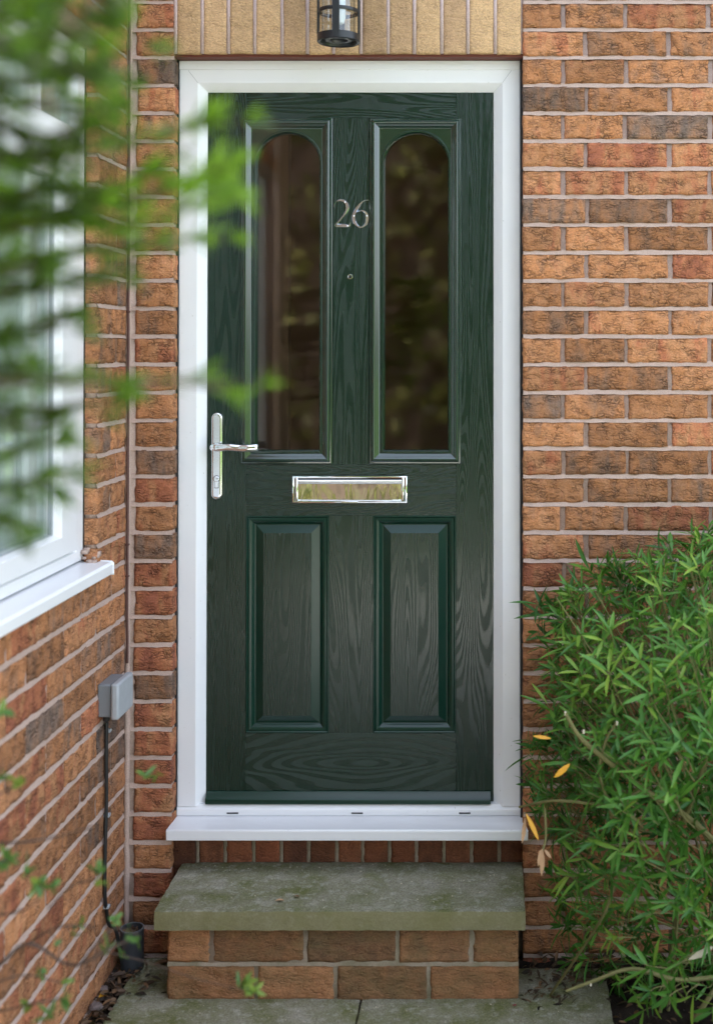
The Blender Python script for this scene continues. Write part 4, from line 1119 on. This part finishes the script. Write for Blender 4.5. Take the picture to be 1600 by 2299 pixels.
# ------------------------------------------------------------------ small things on the ground
def litter(n, x0, x1, y0, y1, z, s=1.0):
    b = np.stack([rng.uniform(x0, x1, n), rng.uniform(y0, y1, n), z + rng.random(n) * .012], 1)
    return leaves(b, rng.normal(0, 1, (n, 3)) * np.array((1, 1, .25)), np.tile((0, 0, 1.0), (n, 1)) + rng.normal(0, .5, (n, 3)), rng.uniform(.012, .04, n) * s, rng.uniform(.004, .014, n) * s, tone=rng.random(n))
Vs, Qs, Cs, nv = [], [], [], 0
for a in ((420, XL + .005, XP0, -.95, -.02, .0), (420, .48, 1.7, -.16, -.01, .004), (420, XP1, 1.7, -.7, -.1, .004), (60, .46, .60, -.25, -.07, .003, .8), (36, XP0, -.45, -.24, -.03, .003, .8)):
    V, Q, C = litter(*a); Vs.append(V); Qs.append(Q + nv); Cs.append(C); nv += len(V)
lit = mesh_np('leaf_litter', np.concatenate(Vs), np.concatenate(Qs), [M_LITTER], col=np.concatenate(Cs)); setp(lit, 'brown dead leaf litter lying on the soil along the foot of the walls', 'leaf litter', kind='stuff')
gr = MB()
for _ in range(130):
    t_ = random.random()
    if t_ < .55: gx_, gy_, gz0 = random.uniform(a0 + .05, a1 - .02), random.uniform(YSF + .01, YSB - .02), zst + .001
    else: gx_, gy_, gz0 = random.uniform(XP0 + .02, XP1), random.uniform(-.5, -.24), .001
    rr_ = random.uniform(.0008, .0022); gr.add([(gx_ - rr_, gy_, gz0), (gx_ + rr_, gy_ - rr_ * .5, gz0), (gx_ + rr_ * .3, gy_ + rr_, gz0), (gx_, gy_, gz0 + rr_ * 1.3)], [(0, 1, 3), (1, 2, 3), (2, 0, 3), (0, 2, 1)])
setp(gr.build('grit', M_CUT), 'pale grit scattered over the mossy step and paving', 'grit', kind='stuff')
def fallen(px, py, Z, L, wd, m, ang, label, group=None):
    t = (PY0 - py) / F; dep = (Z - ZC) / (ST + t * CT); p = P(px, py, dep)
    V, Q, C = leaves(np.array([p + (0, 0, .004)]), np.array([[math.cos(ang), math.sin(ang), .05]]), np.array([[.15, 0, 1.0]]), np.array([L]), np.array([wd]), fold=.6, droop=.1)
    return setp(mesh_np('fallen_leaf', V, Q, [m], col=C, smooth=True), label, 'leaf', 'fallen leaves on the step and paving')
fallen(618, 2026, zst, .022, .009, M_DEAD, .2, 'dry brown fallen leaf left of centre on the mossy step slab')
fallen(672, 2018, zst, .018, .008, M_LITTER, 2.6, 'dark greenish fallen leaf near the middle of the mossy step slab')
fallen(322, 2222, 0, .045, .016, M_LITTER, 1.1, 'dark curled fallen leaf on the paving left of the brick riser')
fallen(330, 2238, 0, .035, .013, M_LITTER, 2.9, 'small curled brown leaf lying nearest the front on the paving left of the riser')
fallen(345, 2170, 0, .05, .018, M_LITTER, .4, 'brown fallen leaf in the shade between the pipe and the brick riser')
fallen(222, 2245, 0, .03, .018, M_YELLOW, .9, 'orange yellow fallen leaf in the soil strip beside the side wall')
fallen(1150, 2262, 0, .012, .006, plain('red_petal', (.20, .02, .03), .6), .3, 'tiny dark red petal on the paving right of the brick riser')
def pebble(px, py, r, label):
    dep = (0 - ZC) / (ST + (PY0 - py) / F * CT); p = P(px, py, dep); mb = MB(); n = 10; prof = []
    vs = []; fs = []
    for i in range(7):
        a = math.pi * i / 6
        for k in range(n):
            b = 2 * math.pi * k / n; rr = r * (1 + random.uniform(-.16, .16))
            vs.append((p[0] + rr * math.sin(a) * math.cos(b) * 1.15, p[1] + rr * math.sin(a) * math.sin(b), .006 + rr * .6 * math.cos(a) + r * .3))
    for i in range(6):
        for k in range(n): fs.append((i * n + k, i * n + (k + 1) % n, (i + 1) * n + (k + 1) % n, (i + 1) * n + k))
    mb.add(vs, fs); return setp(mb.build('stone', M_STONE, smooth=True, ang=30), label, 'stone', 'stones in the soil strip')
pebble(216, 2270, .016, 'pinkish grey stone nearest the front in the soil strip by the side wall')
pebble(233, 2228, .011, 'reddish stone further back in the soil strip, behind the yellow leaf')

# ------------------------------------------------------------------ garden across the drive (seen in the door's reflections)
def mass(n, fn, L, Wd):
    b, nr, tn = fn(n)
    return leaves(b, rng.normal(0, 1, (n, 3)), nr + rng.normal(0, .6, (n, 3)), rng.uniform(.6, 1.2, n) * L, rng.uniform(.6, 1.2, n) * Wd, tone=tn)
def hedge_fn(n):
    x = rng.uniform(-5, 2.2, n); s_ = rng.random(n); z = rng.uniform(-.05, 3.9, n); y = -7.3 + (rng.random(n) - .5) * .9 + np.sin(x * 1.7) * .15
    return np.stack([x, y, z + .15 * np.sin(x * 2.1)], 1), np.tile((0, 1.0, .3), (n, 1)), np.clip(rng.random(n) * .7 + .25 * vnoise(x / .5, z / .4, 3), 0, 1)
hd_ = root('hedge', 'tall loose green garden hedge across the drive, facing the front door', 'hedge', (1, -7.3, -.05))
V, Q, C = mass(15000, hedge_fn, .16, .09); mesh_np('foliage', V, Q, [M_HEDGE], hd_, col=C)
mb = MB(); mb.box(-5, 2.2, -7.6, -7.1, -.06, 3.4); mb.build('branches', M_TWIG, hd_)
for k, (tx, ty, h, r, lab) in enumerate(((-2.6, -9.6, 6.5, 2.0, 'broad garden tree behind the left part of the hedge'), (.5, -9.8, 7.5, 2.3, 'garden tree behind the right end of the hedge'), (-1.0, -12.5, 9.0, 2.6, 'garden tree standing farthest back behind the hedge'), (-5.4, -9.0, 7.0, 2.2, 'garden tree at the far left end of the hedge'))):
    tr = root('tree', lab, 'tree', (tx, ty, -.06))
    mb = MB(); q = spline([(tx, ty, -.06), (tx + .1, ty, h * .3), (tx - .05, ty + .1, h * .6), (tx, ty, h * .9)], 5); mb.tube(q, np.linspace(.17, .04, len(q)), 10)
    for j in range(7):
        a = j * 2.4; z0_ = h * (.35 + .07 * j); mb.tube([(tx, ty, z0_), (tx + math.cos(a) * r * .5, ty + math.sin(a) * r * .5, z0_ + r * .35), (tx + math.cos(a) * r * .8, ty + math.sin(a) * r * .8, z0_ + r * .55)], [.06, .035, .012], 6)
    mb.build('trunk', M_BARK, tr, smooth=True)
    cl = [(np.array((tx, ty, h * .68)) + rng.normal(0, 1, 3) * np.array((r * .45, r * .4, h * .17)), random.uniform(.5, .95) * r * .55) for _ in range(16)]
    def crown(n):
        which = rng.integers(0, len(cl), n); cc = np.array([cl[i][0] for i in which]); rr = np.array([cl[i][1] for i in which])
        d = rng.normal(0, 1, (n, 3)); d /= np.linalg.norm(d, axis=1, keepdims=True)
        return cc + d * (rr * rng.random(n) ** .4)[:, None], d, np.clip(rng.random(n) * .6 + .2 * np.array([i % 3 for i in which]) * .5, 0, 1)
    V, Q, C = mass(5200, crown, .24, .13); mesh_np('crown', V, Q, [M_HEDGE], tr, col=C)
